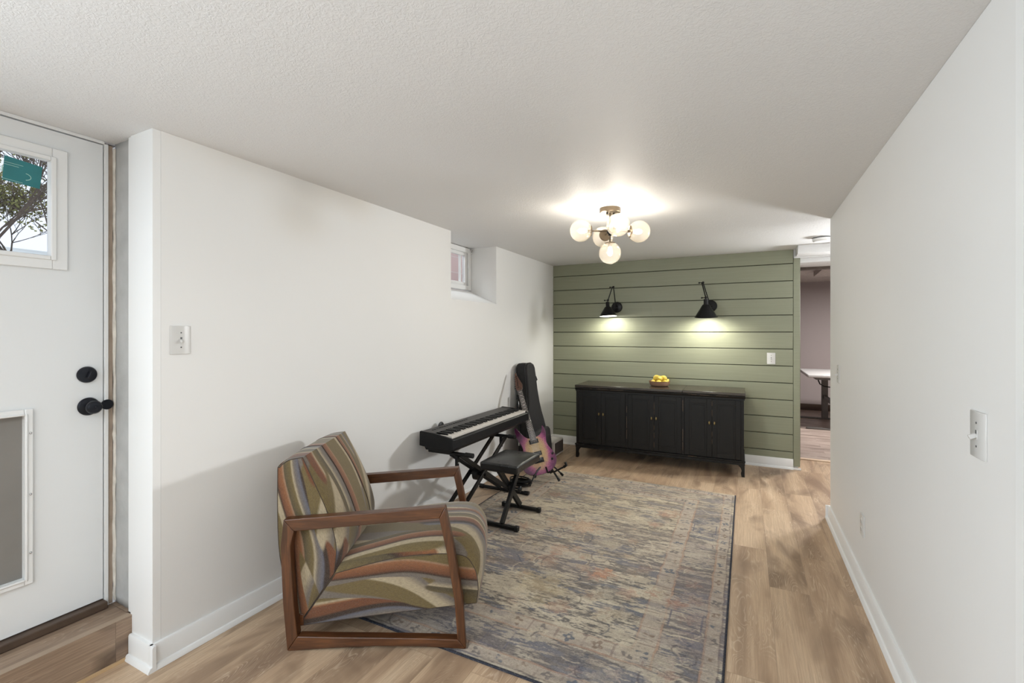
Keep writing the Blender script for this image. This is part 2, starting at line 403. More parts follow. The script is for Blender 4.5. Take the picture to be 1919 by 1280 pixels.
struct('wall_window_well', boxes((-3.45, -3.35, 2.2, 7.4, .9, 2.75)), m_brick(), smooth=False)
struct('floor_window_well', boxes((-3.35, XD - .2, 2.2, 7.4, .9, 1.6)), M_CONC, smooth=False)

# right wall, its baseboard and the edge of a casing near the camera
struct('wall_right', boxes((XR, XR + .115, -3.1, YC, 0, CEIL)), M_WALL, smooth=False, bevel=.003)
def basebd(bm, along, a, b, face, sgn, h=.098):
    """along 'y': board on plane x=face growing toward sgn"""
    prof = [(0, 0), (.028, 0), (.028, .006), (.020, .019), (.0135, .021), (.0135, h - .006), (.010, h), (0, h)]
    fn = (lambda p, q, t: (face + sgn * p, t, q)) if along == 'y' else (lambda p, q, t: (t, face + sgn * p, q))
    prism(bm, prof, fn, a, b)
struct('baseboard_right', lambda bm: (basebd(bm, 'y', -3.0, YC, XR, -1), basebd(bm, 'x', XR - .028, XR + .6, YC, 1)), M_TRIM)
struct('baseboard_left', lambda bm: basebd(bm, 'y', YE - .014, YF, XL, 1), M_TRIM)
struct('baseboard_left_end', lambda bm: basebd(bm, 'x', XS + .002, XL + .0285, YE, -1), M_TRIM)
struct('baseboard_far', lambda bm: basebd(bm, 'x', XL, .405, YF - .018, -1), M_TRIM)
struct('trim_10', boxes((XR - .006, XR, 0.4, 1.402, 0, CEIL)), M_TRIM, bevel=.002)
struct('wall_back', boxes((XD - .2, XR + .1, -3.1, -3.0, 0, CEIL)), M_WALL)
wb = struct('window_added', boxes(*[(XD - .12, XD - .04, *q) for q in ((-2.35, -2.28, .70, 1.92), (-.62, -.55, .70, 1.92), (-2.28, -.62, .70, .77), (-2.28, -.62, 1.85, 1.92), (-1.485, -1.415, .77, 1.85))]), M_TRIM)  # unseen window, added to carry the daylight fill
struct('window_glass', boxes((XD - .085, XD - .080, -2.29, -.61, .76, 1.86)), M_GLASS, parent=wb, smooth=False)

# far wall: painted shiplap boards with real gaps, corner board at its right end
Z0, DZ = 1.8293, 0.1664
def f_ship(bm):
    zs = [Z0 + DZ * k for k in range(1, -12, -1)]
    edges = [CEIL + .001] + zs
    for top, bot in zip(edges, edges[1:]):
        lo = max(bot + .0035, 0.0); hi = top - (.0035 if top < CEIL else 0)
        box(bm, XL, .405, YF - .018, YF - .002, lo, hi)
struct('wall_far', f_ship, M_GREEN, bevel=.0022)
struct('wall_far_backing', boxes((XL, .405, YF - .005, YF, 0, CEIL)), M_GROOVE)
struct('wall_far_core', boxes((XL, .448, YF, 5.70, 0, CEIL)), M_WALL)
struct('trim_11', boxes((.407, .462, YF - .024, YF + .02, .03, 2.043)), M_GREEN, bevel=.002)
struct('trim_12', boxes((.405, .468, YF - .040, YF - .024, 0, .020)), M_TRIM, bevel=.003)
# short butt joints between boards
struct('trim_13', boxes((-.934, -.931, YF - .0195, YF - .0178, Z0 - 2 * DZ + .004, Z0 - DZ - .004), (-.517, -.514, YF - .0195, YF - .0178, Z0 - 0 * DZ - .004 - DZ + .008, Z0 - .004)), simple('pale_green_joint', lin(138, 142, 120), .5))
# boxed beam over the passage
struct('trim_14', boxes((.425, 3.0, 5.03, 5.27, 2.055, CEIL)), M_CEIL, smooth=False)
struct('trim_15', boxes((.41, 3.0, 5.235, 5.50, 2.043, 2.06), (.464, 3.0, 5.27, 5.68, 2.000, 2.056)), M_CEIL, smooth=False)
# hall round the corner and doorway of the far room
struct('wall_hall_near', boxes((XR + .115, 3.0, YC - .1, YC, 0, CEIL)), M_WALL, smooth=False)
struct('wall_hall_right', boxes((2.9, 3.0, YC, 5.72, 0, CEIL)), M_WALL, smooth=False)
struct('wall_hall_far', boxes((1.42, 2.9, 5.6, 5.70, 0, CEIL)), M_WALL, smooth=False)
struct('door_2', boxes((.464, .496, 5.62, 5.72, 0, 2.0), (1.39, 1.42, 5.62, 5.72, 0, 2.0), (.464, 1.42, 5.66, 5.74, 1.975, 2.05)), M_BROWN)
struct('trim_16', boxes((.496, 1.39, 5.69, 5.75, 0, .010)), simple('pale_threshold', lin(214, 190, 165), .4), bevel=.003)
# far room
struct('floor_far_room', boxes((-.5, 4.0, 5.75, 9.55, -.06, 0)), M_FARFLOOR)
struct('ceiling_far_room', boxes((-.5, 4.0, 5.72, 9.55, 2.19, 2.25)), M_FARCEIL)
struct('trim_17', boxes((.86, 4.0, 6.9, 7.9, 2.125, 2.19)), M_FARCEIL)
struct('wall_far_room_back', boxes((-.5, 4.0, 9.42, 9.52, 0, 2.19)), M_MAUVE, smooth=False)
struct('wall_far_room_left', boxes((-.5, -.4, 5.74, 9.42, 0, 2.19)), M_MAUVE, smooth=False)
struct('wall_far_room_right', boxes((3.9, 4.0, 5.74, 9.42, 0, 2.19)), M_MAUVE, smooth=False)
struct('wall_far_room_front', boxes((-.5, .464, 5.705, 5.74, 0, 2.19), (1.42, 4.0, 5.705, 5.74, 0, 2.19), (.464, 1.42, 5.72, 5.74, 2.05, 2.19)), M_MAUVE, smooth=False)
struct('baseboard_far_room', boxes((-.4, 3.9, 9.405, 9.42, 0, .105)), M_FARBASE)

# ------------------------------------------------------------------ switches, outlet, smoke alarm
def plate(name, label, origin, rz, wd, ht, kind='switch'):
    """local frame: x along the wall, -y out of the wall, z up"""
    t = thing(name, label, 'light switch' if kind == 'switch' else 'outlet', origin); t.rotation_euler = (0, 0, rz)
    L = Matrix.Translation(origin) @ Matrix.Rotation(rz, 4, 'Z')
    def P(x, y, z): return L @ Vector((x, y, z))
    def part(nm, fill, m, **kw):
        o = mk(nm, fill, m, **kw); o.data.transform(L); o.parent = t; o.matrix_parent_inverse = L.inverted(); return o
    pl = [(-wd / 2, 0), (wd / 2, 0), (wd / 2, .002), (wd / 2 - .006, .006), (-wd / 2 + .006, .006), (-wd / 2, .002)]
    part('wall_plate', lambda bm: prism(bm, pl, lambda p, q, h: (p, -q, h), -ht / 2, ht / 2), M_PLATE, bevel=.0012)
    for s in (-1, 1):
        if kind == 'switch': part('screw', lambda bm, s=s: lathe(bm, [(0, .0075), (.0028, .007), (.003, .005)], Matrix.Translation((0, 0, s * .030)) @ Matrix.Rotation(PI / 2, 4, 'X'), 10), M_SLOT)
    if kind == 'switch':
        part('toggle', lambda bm: (bar(bm, (0, -.006, -.001), (0, -.021, -.008), .0085, .0105), box(bm, -.0052, .0052, -.0068, -.004, -.012, .012)), M_PLATE, bevel=.001)
        part('toggle_slot', boxes((-.0035, .0035, -.0072, -.005, .002, .0115)), M_SLOT)
    else:
        for s in (-1, 1):
            part('socket', lambda bm, s=s: lathe(bm, [(0, .008), (.0145, .008), (.016, .005)], Matrix.Translation((0, 0, s * .020)) @ Matrix.Rotation(PI / 2, 4, 'X'), 20), M_PLATE)
            part('socket_slots', boxes((-.007, -.005, -.0086, -.007, s * .020 - .002, s * .020 + .006), (.005, .007, -.0086, -.007, s * .020 - .002, s * .020 + .006), (-.002, .002, -.0086, -.007, s * .020 - .009, s * .020 - .005)), M_SLOT)
    return t
plate('light_switch', 'white toggle switch plate on the left wall near the entrance door', (XL, 1.1015, 1.293), PI / 2, .079, .117)
plate('light_switch', 'large white toggle switch plate in the foreground of the right wall', (XR, 1.594, 1.063), -PI / 2, .086, .118)
plate('light_switch', 'small white switch plate at the far end of the right wall', (XR, 3.612, 1.058), -PI / 2, .078, .112)
plate('light_switch', 'white switch plate on the green shiplap wall', (.218, YF - .018, 1.069), 0, .073, .112)
plate('wall_outlet', 'white power outlet low on the right wall above the baseboard', (XR, 2.922, .343), -PI / 2, .082, .108, 'outlet')
sm = thing('smoke_alarm', 'round white smoke alarm on the ceiling near the passage', 'smoke alarm', (.575, 4.70, CEIL))
def zl(prof, c, flip=-1): return lambda bm: lathe(bm, [(r, flip * z) for r, z in prof], Matrix.Translation(c), 36)
mk('mounting_ring', zl([(0, 0), (.068, 0), (.068, .008), (0, .008)], (.575, 4.70, CEIL)), M_SLOT, sm)
mk('alarm_body', zl([(0, .009), (.072, .009), (.073, .025), (.062, .035), (0, .036)], (.575, 4.70, CEIL)), M_TRIM, sm)

# ------------------------------------------------------------------ unseen lights out of the frame
def m_emit(name, col, st):
    t = NT(name); t.set(color=(1, 1, 1), emit=col, estr=st, rough=.5); return t.m
M_DIFF = m_emit('lit_white_diffuser', NEUT, 3.0)
for i, (lx, ly, r) in enumerate(((-.8, -.6, .16), (-.8, -2.0, .16), (1.9, 7.2, .2))):  # the pair behind the camera is added for ambient fill
    zc = CEIL if i < 2 else 2.19
    t = thing('flush_ceiling_light', ['round flush fill light added nearest behind the camera', 'round flush fill light added farthest behind the camera', 'round flush ceiling light inside the far room'][i], 'ceiling light', (lx, ly, zc))
    mk('light_base', zl([(0, 0), (r + .02, 0), (r + .02, .02), (0, .02)], (lx, ly, zc)), M_TRIM, t)
    mk('diffuser', zl([(r, .0205), (r, .05), (r * .7, .062), (0, .066)], (lx, ly, zc)), M_DIFF, t)
t = thing('softbox_light', 'unseen black tripod softbox light with wide conical shell round the corner in the hall', 'softbox light', (1.51, 5.31, 0))  # unseen softbox, its place inferred from the shadow at the corner
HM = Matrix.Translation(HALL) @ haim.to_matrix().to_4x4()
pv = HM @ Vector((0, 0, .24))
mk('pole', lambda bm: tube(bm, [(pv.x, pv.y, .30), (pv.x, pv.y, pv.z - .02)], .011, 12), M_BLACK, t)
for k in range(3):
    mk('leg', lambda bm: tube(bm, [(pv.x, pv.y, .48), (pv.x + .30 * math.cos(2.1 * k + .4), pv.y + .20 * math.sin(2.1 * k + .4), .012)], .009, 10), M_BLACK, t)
mk('lamp_shade', lambda bm: lathe(bm, [(0, .26), (.05, .255), (.23, .02), (.23, .008), (.225, .008), (.045, .24), (0, .245)], HM, 32), M_BLACK, t)  # outer shell of the softbox
mk('diffuser', lambda bm: lathe(bm, [(0, .010), (.224, .010), (.224, .012), (0, .012)], HM, 32), m_emit('lit_softbox_diffuser', NEUT, 6), t)
t = thing('hall_fill_light', 'small bare bulb fill light added round the corner in the hall', 'ceiling light', (1.9, 4.7, CEIL))
mk('light_base', zl([(0, 0), (.06, 0), (.06, .02), (.02, .03), (.02, .06), (0, .06)], (1.9, 4.7, CEIL)), M_TRIM, t)
mk('bulb', lambda bm: sphere(bm, (1.9, 4.7, CEIL - .085), .03), m_emit('lit_bulb', NEUT, 15), t)
# ------------------------------------------------------------------ armchair
S3 = Matrix(((.88552, -.46460, 0, -1.704), (.46460, .88552, 0, 1.306), (0, 0, 1, 0), (0, 0, 0, 1)))   # (s, n, z) -> world
def m_walnut(name, rot=(0, 0, 0)):
    t = NT(name); v = t.coords(rot=rot)
    b = t.noise(t.n('Mapping', {0: v, 'Scale': (3, 30, 30)}).outputs[0], 1.5, 4, .6, .6)
    f = t.noise(t.n('Mapping', {0: v, 'Scale': (12, 260, 260)}).outputs[0], 1.0, 3)
    c = t.ramp(b, [(.25, lin(54, 32, 17)), (.5, lin(82, 49, 27)), (.75, lin(110, 69, 39))])
    c = t.mix(t.math('MULTIPLY', t.ramp(f, [(.35, (1,) * 3), (.55, (0,) * 3)]), .35), c, lin(52, 30, 18))
    t.set(color=c, rough=.36, spec=.5, coat=.08, normal=t.bump(f, .1, .0006)); return t.m
M_WALNUT = m_walnut('walnut_wood', (0, 0, -.483)); M_WALNUTV = m_walnut('walnut_wood_upright', (0, PI / 2, 0))
def m_stripes():
    t = NT('wavy_striped_upholstery')
    uv = t.n('UVMap', uv_map='stripe').outputs[0]
    sp = t.n('SeparateXYZ', {0: uv})
    lo = t.noise(t.n('Mapping', {0: uv, 'Scale': (.9, .5, 1)}).outputs[0], 1.3, 1, .4, .2)
    lo2 = t.noise(t.n('Mapping', {0: uv, 'Scale': (1.5, 3.0, 1), 'Location': (3, 1, 0)}).outputs[0], 1.2, 1, .4, .1)
    d = t.math('ADD', t.math('MULTIPLY', t.math('SUBTRACT', lo, .5), .30), t.math('MULTIPLY', t.math('SUBTRACT', lo2, .5), .10))
    vv = t.math('ADD', sp.outputs[1], d)
    fr = t.math('FRACT', t.math('MULTIPLY', vv, 1 / .43))
    R, O, G, CR, GY, DK, BG = lin(116, 72, 47), lin(148, 100, 66), lin(116, 101, 64), lin(184, 170, 142), lin(120, 112, 104), lin(58, 45, 38), lin(164, 132, 106)
    OL, BL = lin(88, 79, 58), lin(104, 106, 118)
    st = [(0, G), (.065, G), (.075, CR), (.115, CR), (.13, DK), (.15, R), (.205, O), (.225, BG), (.235, OL), (.30, G), (.315, CR), (.335, GY), (.375, BL), (.39, DK), (.415, DK),
          (.43, R), (.49, R), (.50, O), (.52, CR), (.535, G), (.60, OL), (.615, OL), (.625, CR), (.665, GY), (.70, GY), (.71, DK), (.73, R), (.785, O), (.80, BG), (.81, G), (.88, G), (.89, DK), ]
    c1 = t.ramp(fr, st[:31])
    # crossing wedges
    wv = t.math('ADD', t.math('MULTIPLY', sp.outputs[0], .35), t.math('ADD', sp.outputs[1], t.math('MULTIPLY', d, 1.6)))
    fw = t.math('FRACT', t.math('MULTIPLY', wv, 1 / .37))
    c2 = t.ramp(fw, [(0, CR), (.08, GY), (.1, GY), (.12, G), (.3, OL), (.32, DK), (.36, R), (.5, O), (.52, CR), (.56, CR), (.58, GY), (.7, GY), (.72, G), (.9, G), (.92, CR)])
    wm = t.ramp(t.noise(t.n('Mapping', {0: uv, 'Scale': (1.1, 6.5, 1), 'Location': (7, 4, 0)}).outputs[0], 1.3, 1, .4), [(.53, (0,) * 3), (.545, (1,) * 3)])
    c = t.mix(wm, c1, c2)
    fib = t.noise(t.n('Mapping', {0: uv, 'Scale': (60, 420, 1)}).outputs[0], 1, 3, .7)
    weave = t.noise(t.coords(), 520, 2, .6)
    c = t.mix(1.0, c, (.80, .78, .76), 'MULTIPLY')
    c = t.mix(t.math('MULTIPLY', t.ramp(fib, [(.35, (1,) * 3), (.6, (0,) * 3)]), .42), c, (.05, .035, .025))
    c = t.mix(t.math('MULTIPLY', t.ramp(weave, [(.5, (0,) * 3), (.7, (1,) * 3)]), .14), c, (.5, .43, .35))
    t.set(color=c, rough=.9, spec=.15, sheen=.25, normal=t.bump(weave, .35, .001)); return t.m
M_STRIPE = m_stripes()
M_PIPE = simple('dark_piping_seam', lin(60, 48, 40), .8)

chair = thing('armchair', 'low armchair with wavy multicoloured striped upholstery and open walnut side frames', 'armchair', (-1.5, 1.75, 0))
def smoothpoly(pts, k=6):
    """Catmull-Rom through a closed list; points flagged sharp stay corners"""
    out = []; n = len(pts)
    for i in range(n):
        p0, p1, p2, p3 = pts[i - 1], pts[i], pts[(i + 1) % n], pts[(i + 2) % n]
        s1, s2 = len(p1) > 2, len(p2) > 2
        P0 = p1 if s1 else p0; P3 = p2 if s2 else p3
        for j in range(k):
            t = j / k
            out.append(tuple(.5 * (2 * p1[a] + (p2[a] - P0[a]) * t + (2 * P0[a] - 5 * p1[a] + 4 * p2[a] - P3[a]) * t * t + (3 * p1[a] - P0[a] - 3 * p2[a] + P3[a]) * t ** 3) for a in (0, 1)))
    return out
def cushion(name, side, crown, n0, n1, ucoord, power=3.0, nsec=34, K=6):
    A = smoothpoly(side, K); B = smoothpoly(crown, K); n = len(A)
    me = bpy.data.meshes.new(name); V = []; F = []; UV = []
    secs = []
    for i in range(nsec + 1):
        th = -PI / 2 + PI * i / nsec
        u = .5 + .5 * math.sin(th)
        w_ = (1 - abs(2 * u - 1) ** power) ** (1 / 2.2)
        secs.append((n0 + (n1 - n0) * u, w_))
    for nn, w_ in secs:
        for a, b in zip(A, B): V.append((a[0] + (b[0] - a[0]) * w_, nn, a[1] + (b[1] - a[1]) * w_))
    for i in range(nsec):
        for j in range(n):
            F.append((i * n + j, i * n + (j + 1) % n, (i + 1) * n + (j + 1) % n, (i + 1) * n + j))
    # flat side panels, built as inner rings so the stripes can run across them
    cen = (sum(p[0] for p in A) / n, sum(p[1] for p in A) / n)
    for e, base in ((0, 0), (1, nsec * n)):
        prev = base
        for r in range(1, 9):
            q = 1 - r / 8
            st = len(V)
            for a in A: V.append((cen[0] + (a[0] - cen[0]) * q, secs[0][0] if e == 0 else secs[-1][0], cen[1] + (a[1] - cen[1]) * q))
            for j in range(n):
                f = (prev + j, st + j, st + (j + 1) % n, prev + (j + 1) % n)
                F.append(f if e == 0 else f[::-1])
            prev = st
    V3 = [S3 @ Vector(v) for v in V]
    me.from_pydata([tuple(v) for v in V3], [], F); me.update()
    uvl = me.uv_layers.new(name='stripe')
    nring = (nsec + 1) * n
    for poly in me.polygons:
        side_face = max(poly.vertices) >= nring
        for li in poly.loop_indices:
            s, nn, z = V[me.loops[li].vertex_index]
            uvl.data[li].uv = ucoord(s, nn, z, side_face, n0, n1)
    me.materials.append(M_STRIPE); me.shade_smooth(); me.set_sharp_from_angle(angle=math.radians(50))
    o = bpy.data.objects.new(name, me); C.objects.link(o); o.parent = chair; o.matrix_parent_inverse = parent_inv(chair)
    return o, A
def uv_seat(s, nn, z, side, n0, n1):
    if side: return (s, nn - (.44 - z) if nn < .3 else nn + (.44 - z))
    if z < .37 and s > .6: return (s + (.37 - z), nn)
    return (s, nn)
def uv_back(s, nn, z, side, n0, n1):
    if side:
        d = (.10 - .25 * (z - .5)) - s
        return (z * -1.0 + 3.1, nn - d * 1.0 + .12 if nn < .3 else nn + d)
    return (-z + 3.1, nn + .12)
seat_side = [(.030, .078, 1), (.35, .120), (.62, .150), (.783, .168, 1), (.790, .240), (.770, .325), (.700, .376), (.457, .366), (.185, .300, 1)]
seat_crown = [(.030, .078, 1), (.35, .118), (.62, .145), (.795, .165, 1), (.818, .280), (.803, .395), (.715, .452), (.457, .428), (.205, .365, 1)]
o, SA = cushion('seat', seat_side, seat_crown, .044, .566, uv_seat)
back_side = [(-.060, .715), (-.050, .752), (-.015, .780), (.045, .793, 1), (.098, .677), (.150, .557), (.186, .420), (.178, .300, 1), (.026, .080, 1), (-.050, .371)]
back_crown = [(-.064, .725), (-.052, .765), (-.012, .796), (.060, .803, 1), (.135, .690), (.195, .560), (.232, .430), (.215, .330, 1), (.028, .085, 1), (-.056, .371)]
o, BA = cushion('backrest', back_side, back_crown, .044, .566, uv_back)
for nm, A in (('seat_piping', SA), ('backrest_piping', BA)):
    for nn in (.0445, .5655):
        mk(nm, lambda bm: tube(bm, [S3 @ Vector((a[0], nn, a[1])) for a in A + [A[0]]], .0018, 6), M_PIPE, chair)
# two seams running over the back
for nn in (.21, .39):
    pts = []
    for p in smoothpoly(back_crown, 6)[6:37]: pts.append(S3 @ Vector((p[0] + .0008, nn, p[1] + .0008)))
    mk('backrest_seam', lambda bm: tube(bm, pts, .0016, 6), M_PIPE, chair)
# side frames: back upright, arm rail, front upright, floor rail, mitred together
rail = {'back_upright': ([(0, .0), (-.018, .20), (-.028, .437), (-.016, .545), (.027, .497), (.013, .437), (.026, .20), (.042, .060)], M_WALNUTV),
        'arm_rail': ([(-.016, .545), (.655, .594), (.630, .546), (.027, .497)], M_WALNUT),
        'front_upright': ([(.655, .594), (.690, .430), (.730, .20), (.742, .0), (.706, .040), (.694, .200), (.662, .400), (.630, .546)], M_WALNUTV),
        'floor_rail': ([(.742, 0), (.56, .012), (.37, .016), (.18, .010), (0, 0), (.042, .060), (.18, .055), (.37, .051), (.56, .046), (.706, .040)], M_WALNUT)}
for n0 in (0.0, .570):
    fr = mk('side_frame', lambda bm: prism(bm, rail['floor_rail'][0][::-1], lambda p, q, h: S3 @ Vector((p, h, q)), n0 + .0002, n0 + .0398), M_WALNUT, chair, bevel=.003)
    for nm in ('back_upright', 'arm_rail', 'front_upright'):
        poly, mm = rail[nm]
        o = mk(nm, lambda bm: prism(bm, poly, lambda p, q, h: S3 @ Vector((p, h, q)), n0, n0 + .040), mm, fr, bevel=.003)
mk('cross_rail', lambda bm: bar(bm, S3 @ Vector((.035, .04, .105)), S3 @ Vector((.035, .57, .105)), .03, .05), M_WALNUT, chair, bevel=.003)

# ------------------------------------------------------------------ rug (woven pattern computed per vertex)
RX0, RX1, RY0, RY1 = -1.832, -.075, 1.606, 4.178
def make_rug():
    rs = np.random.RandomState(11)
    st = .0038
    nx, ny = int((RX1 - RX0) / st), int((RY1 - RY0) / st)
    xs = np.linspace(RX0, RX1, nx); ys = np.linspace(RY0, RY1, ny)
    X, Y = np.meshgrid(xs, ys)                 # rows = y
    def vn(sx, sy, seed, warp=None):
        r = np.random.RandomState(seed)
        U = (X - RX0) / sx + 1; V = (Y - RY0) / sy + 1
        if warp is not None: U = U + warp[0] / sx; V = V + warp[1] / sy
        G = r.rand(int(V.max()) + 4, int(U.max()) + 4)
        U = np.clip(U, 0, G.shape[1] - 2.01); V = np.clip(V, 0, G.shape[0] - 2.01)
        iu = U.astype(int); iv = V.astype(int); fu = U - iu; fv = V - iv
        fu = fu * fu * (3 - 2 * fu); fv = fv * fv * (3 - 2 * fv)
        return (G[iv, iu] * (1 - fu) + G[iv, iu + 1] * fu) * (1 - fv) + (G[iv + 1, iu] * (1 - fu) + G[iv + 1, iu + 1] * fu) * fv
    def fbm(sx, sy, seed, o=4, k=.55):
        a = 0; t = 0; w_ = 1
        for i in range(o): a = a + vn(sx / 2 ** i, sy / 2 ** i, seed + i) * w_; t += w_; w_ *= k
        return a / t
    L = lambda *c: np.array(lin(*c))
    def mixc(a, b, t): return a * (1 - t[..., None]) + b * t[..., None]
    ss = lambda a, b, v: np.clip((v - a) / (b - a), 0, 1) ** 2 * (3 - 2 * np.clip((v - a) / (b - a), 0, 1))
    streak = fbm(.11, .014, 1, 4, .7); streak2 = fbm(.05, .007, 21, 3, .75); blot = fbm(.42, .30, 5, 3); blot2 = fbm(.16, .07, 9, 4, .7)
    speck = fbm(.028, .010, 61, 3, .8); patch = fbm(.24, .13, 33, 4, .6)
    col = np.ones(X.shape + (3,)) * L(176, 165, 147)
    col = mixc(col, L(194, 183, 163), ss(.46, .60, blot2))
    dk = ss(.462, .532, streak * .42 + patch * .34 + speck * .24)
    col = mixc(col, L(112, 106, 102), dk * .80)
    col = mixc(col, L(84, 82, 84), dk * ss(.50, .56, streak * .5 + speck * .5) * .6)
    col = mixc(col, L(112, 116, 128), ss(.5, .60, fbm(.2, .06, 41, 3)) * dk * .6)
    # far half is more sand coloured, near half more slate and mauve
    farw = ss(2.0, 4.0, Y + .5 * (blot - .5) - .25 * (X + 1))
    col = mixc(col, L(196, 178, 148), farw * .40 * (1 - dk * .4))
    col = mixc(col, L(128, 118, 122), (1 - farw) * ss(.42, .66, blot) * .38)
    # distances from the edges
    def edge(d0): return np.minimum(np.minimum(X - RX0, RX1 - X), np.minimum(Y - RY0, RY1 - Y))
    E_ = edge(0)
    inX = np.minimum(X - RX0, RX1 - X) < np.minimum(Y - RY0, RY1 - Y)
    along = np.where(inX, Y, X)
    wob = (vn(.05, .05, 77) - .5) * .010
    Ew = E_ + wob
    light = L(178, 160, 146); tanl = L(168, 140, 122); mauve = L(112, 98, 96); navy = L(66, 76, 94); cream = L(196, 184, 162); peach = L(192, 158, 134); rust = L(164, 128, 112)
    def band(a, b, s=.003): return ss(a - s, a + s, Ew) * (1 - ss(b - s, b + s, Ew))
    wear = ss(.34, .52, fbm(.06, .03, 51, 3)); wear2 = ss(.30, .62, fbm(.14, .06, 55, 3))
    # narrow outer band and inner guard band: pale ground
    for a, b in ((.026, .080), (.268, .345)):
        m_ = band(a, b); col = mixc(col, L(176, 163, 148), m_ * (.5 + .35 * wear2))
        # repeated little blossoms and bars
        per = .105 if a < .1 else .125
        ph = (along / per) % 1.0; cc = (a + b) / 2; hw = (b - a) / 2
        dd = np.sqrt(((ph - .5) * per / .026) ** 2 + ((Ew - cc) / (hw * .8)) ** 2)
        idx = np.floor(along / per).astype(int)
        th = np.arctan2(Ew - cc, (ph - .5) * per); pet = 1 + .32 * np.cos(4 * th + idx)
        bl = (dd < pet * .85) & (dd > .28)
        c_b = np.where((idx % 3 == 0)[..., None], L(82, 92, 108), np.where((idx % 3 == 1)[..., None], L(126, 108, 96), L(104, 98, 98)))
        msk = bl * m_ * wear * .8
        col = col * (1 - msk[..., None]) + c_b * msk[..., None]
        bars = (np.abs(ph - .02) < .06) * m_ * wear
        col = mixc(col, L(120, 104, 100), bars * .5)
    for a, b, c_, k in ((.080, .088, tanl, .9), (.088, .092, mauve, .5), (.258, .268, tanl, .9), (.254, .258, mauve, .6), (.345, .352, tanl, .8), (.352, .356, mauve, .5), (.020, .026, mauve, .7)):
        col = mixc(col, c_, band(a, b, .0015) * k * (.45 + .55 * wear2))
    NZ = vn(.016, .009, 91)
    def blob(cx_, cy_, R_, k, amp, c_, a_, c2=None, ring=None, rot=0):
        i0, i1 = np.searchsorted(xs, (cx_ - 1.6 * R_, cx_ + 1.6 * R_)); j0, j1 = np.searchsorted(ys, (cy_ - 1.6 * R_, cy_ + 1.6 * R_))
        if i1 <= i0 or j1 <= j0: return
        xx = X[j0:j1, i0:i1] - cx_; yy = Y[j0:j1, i0:i1] - cy_
        th = np.arctan2(yy, xx) + rot; r = np.hypot(xx, yy) + (NZ[j0:j1, i0:i1] - .5) * R_ * .75
        rr = R_ * (1 + amp * np.cos(k * th)); wv = (.45 + .55 * wear2[j0:j1, i0:i1]) * (.70 + .30 * ss(.40, .56, speck[j0:j1, i0:i1]))
        m_ = (1 - ss(rr * .86, rr * 1.03, r)) * a_ * wv
        sub = col[j0:j1, i0:i1]; sub[:] = mixc(sub, c_, m_)
        if ring is not None:
            q = np.abs(r - rr * .62); sub[:] = mixc(sub, ring, (1 - ss(.0, R_ * .13, q)) * a_ * .75 * wv)
        if c2 is not None: sub[:] = mixc(sub, c2, (1 - ss(rr * .25, rr * .42, r)) * a_ * wv)
    def vine(x_, y_, ang, ln, bend, c_, a_, wd=.0040):
        n_ = int(ln / .003)
        for q in range(n_):
            ang += bend + rs.uniform(-.12, .12); x_ += .003 * math.cos(ang); y_ += .003 * math.sin(ang)
            i = int((x_ - RX0) / st); j = int((y_ - RY0) / st)
            if i < 1 or j < 1 or i > nx - 2 or j > ny - 2: break
            if rs.rand() < .12: a2 = a_ * .4
            else: a2 = a_
            col[j - (wd > .005):j + 1, i:i + 2] = col[j - (wd > .005):j + 1, i:i + 2] * (1 - a2) + c_ * a2
    outlines = [L(96, 86, 82), L(110, 92, 84), L(84, 88, 98)]
    fieldb = lambda: (rs.uniform(RX0 + .40, RX1 - .40), rs.uniform(RY0 + .42, RY1 - .42))
    for q in range(75):
        x_, y_ = fieldb(); c_ = [cream, peach, cream, L(182, 166, 138), rust, L(176, 150, 124)][rs.randint(6)]
        blob(x_, y_, rs.uniform(.018, .060), rs.choice([5, 6, 8]), rs.uniform(.12, .3), c_, rs.uniform(.3, .6), [rust, L(120, 108, 96), peach, cream][rs.randint(4)], outlines[rs.randint(3)], rs.rand() * 6)
    for q in range(70):
        x_, y_ = fieldb(); vine(x_, y_, rs.rand() * 6.3, rs.uniform(.06, .22), rs.uniform(-.07, .07), [cream, L(186, 172, 148), L(92, 84, 82), navy][rs.randint(4)], .5)
    # the few large blossoms that stand out
    for x_, y_, R_, k, c_, c2, a_ in ((-.98, 3.05, .10, 9, L(190, 156, 130), L(196, 170, 140), .6), (-1.10, 3.62, .07, 7, L(196, 176, 146), peach, .6), (-.78, 2.88, .085, 6, cream, L(170, 160, 140), .6),
                                  (-.42, 2.42, .06, 8, cream, rust, .9), (-.60, 2.12, .050, 8, cream, L(176, 168, 150), .9), (-.95, 2.22, .13, 5, L(190, 174, 140), L(150, 132, 108), .55),
                                  (-.70, 2.50, .055, 5, L(198, 150, 120), rust, .85), (-.54, 2.36, .05, 5, peach, rust, .7), (-1.02, 2.66, .06, 6, peach, rust, .6), (-.50, 3.55, .07, 6, peach, cream, .5),
                                  (-.82, 1.86, .05, 7, cream, navy, .6), (-.52, 3.0, .022, 6, cream, L(80, 76, 78), .9), (-.86, 2.62, .04, 6, cream, rust, .7)):
        blob(x_, y_, R_, k, .2, c_, a_, c2, L(120, 98, 86))
    # main border band: slate ground with palmettes, frets and leafy sprays
    mb = band(.092, .254); col = mixc(col, L(128, 120, 122), mb * .25)
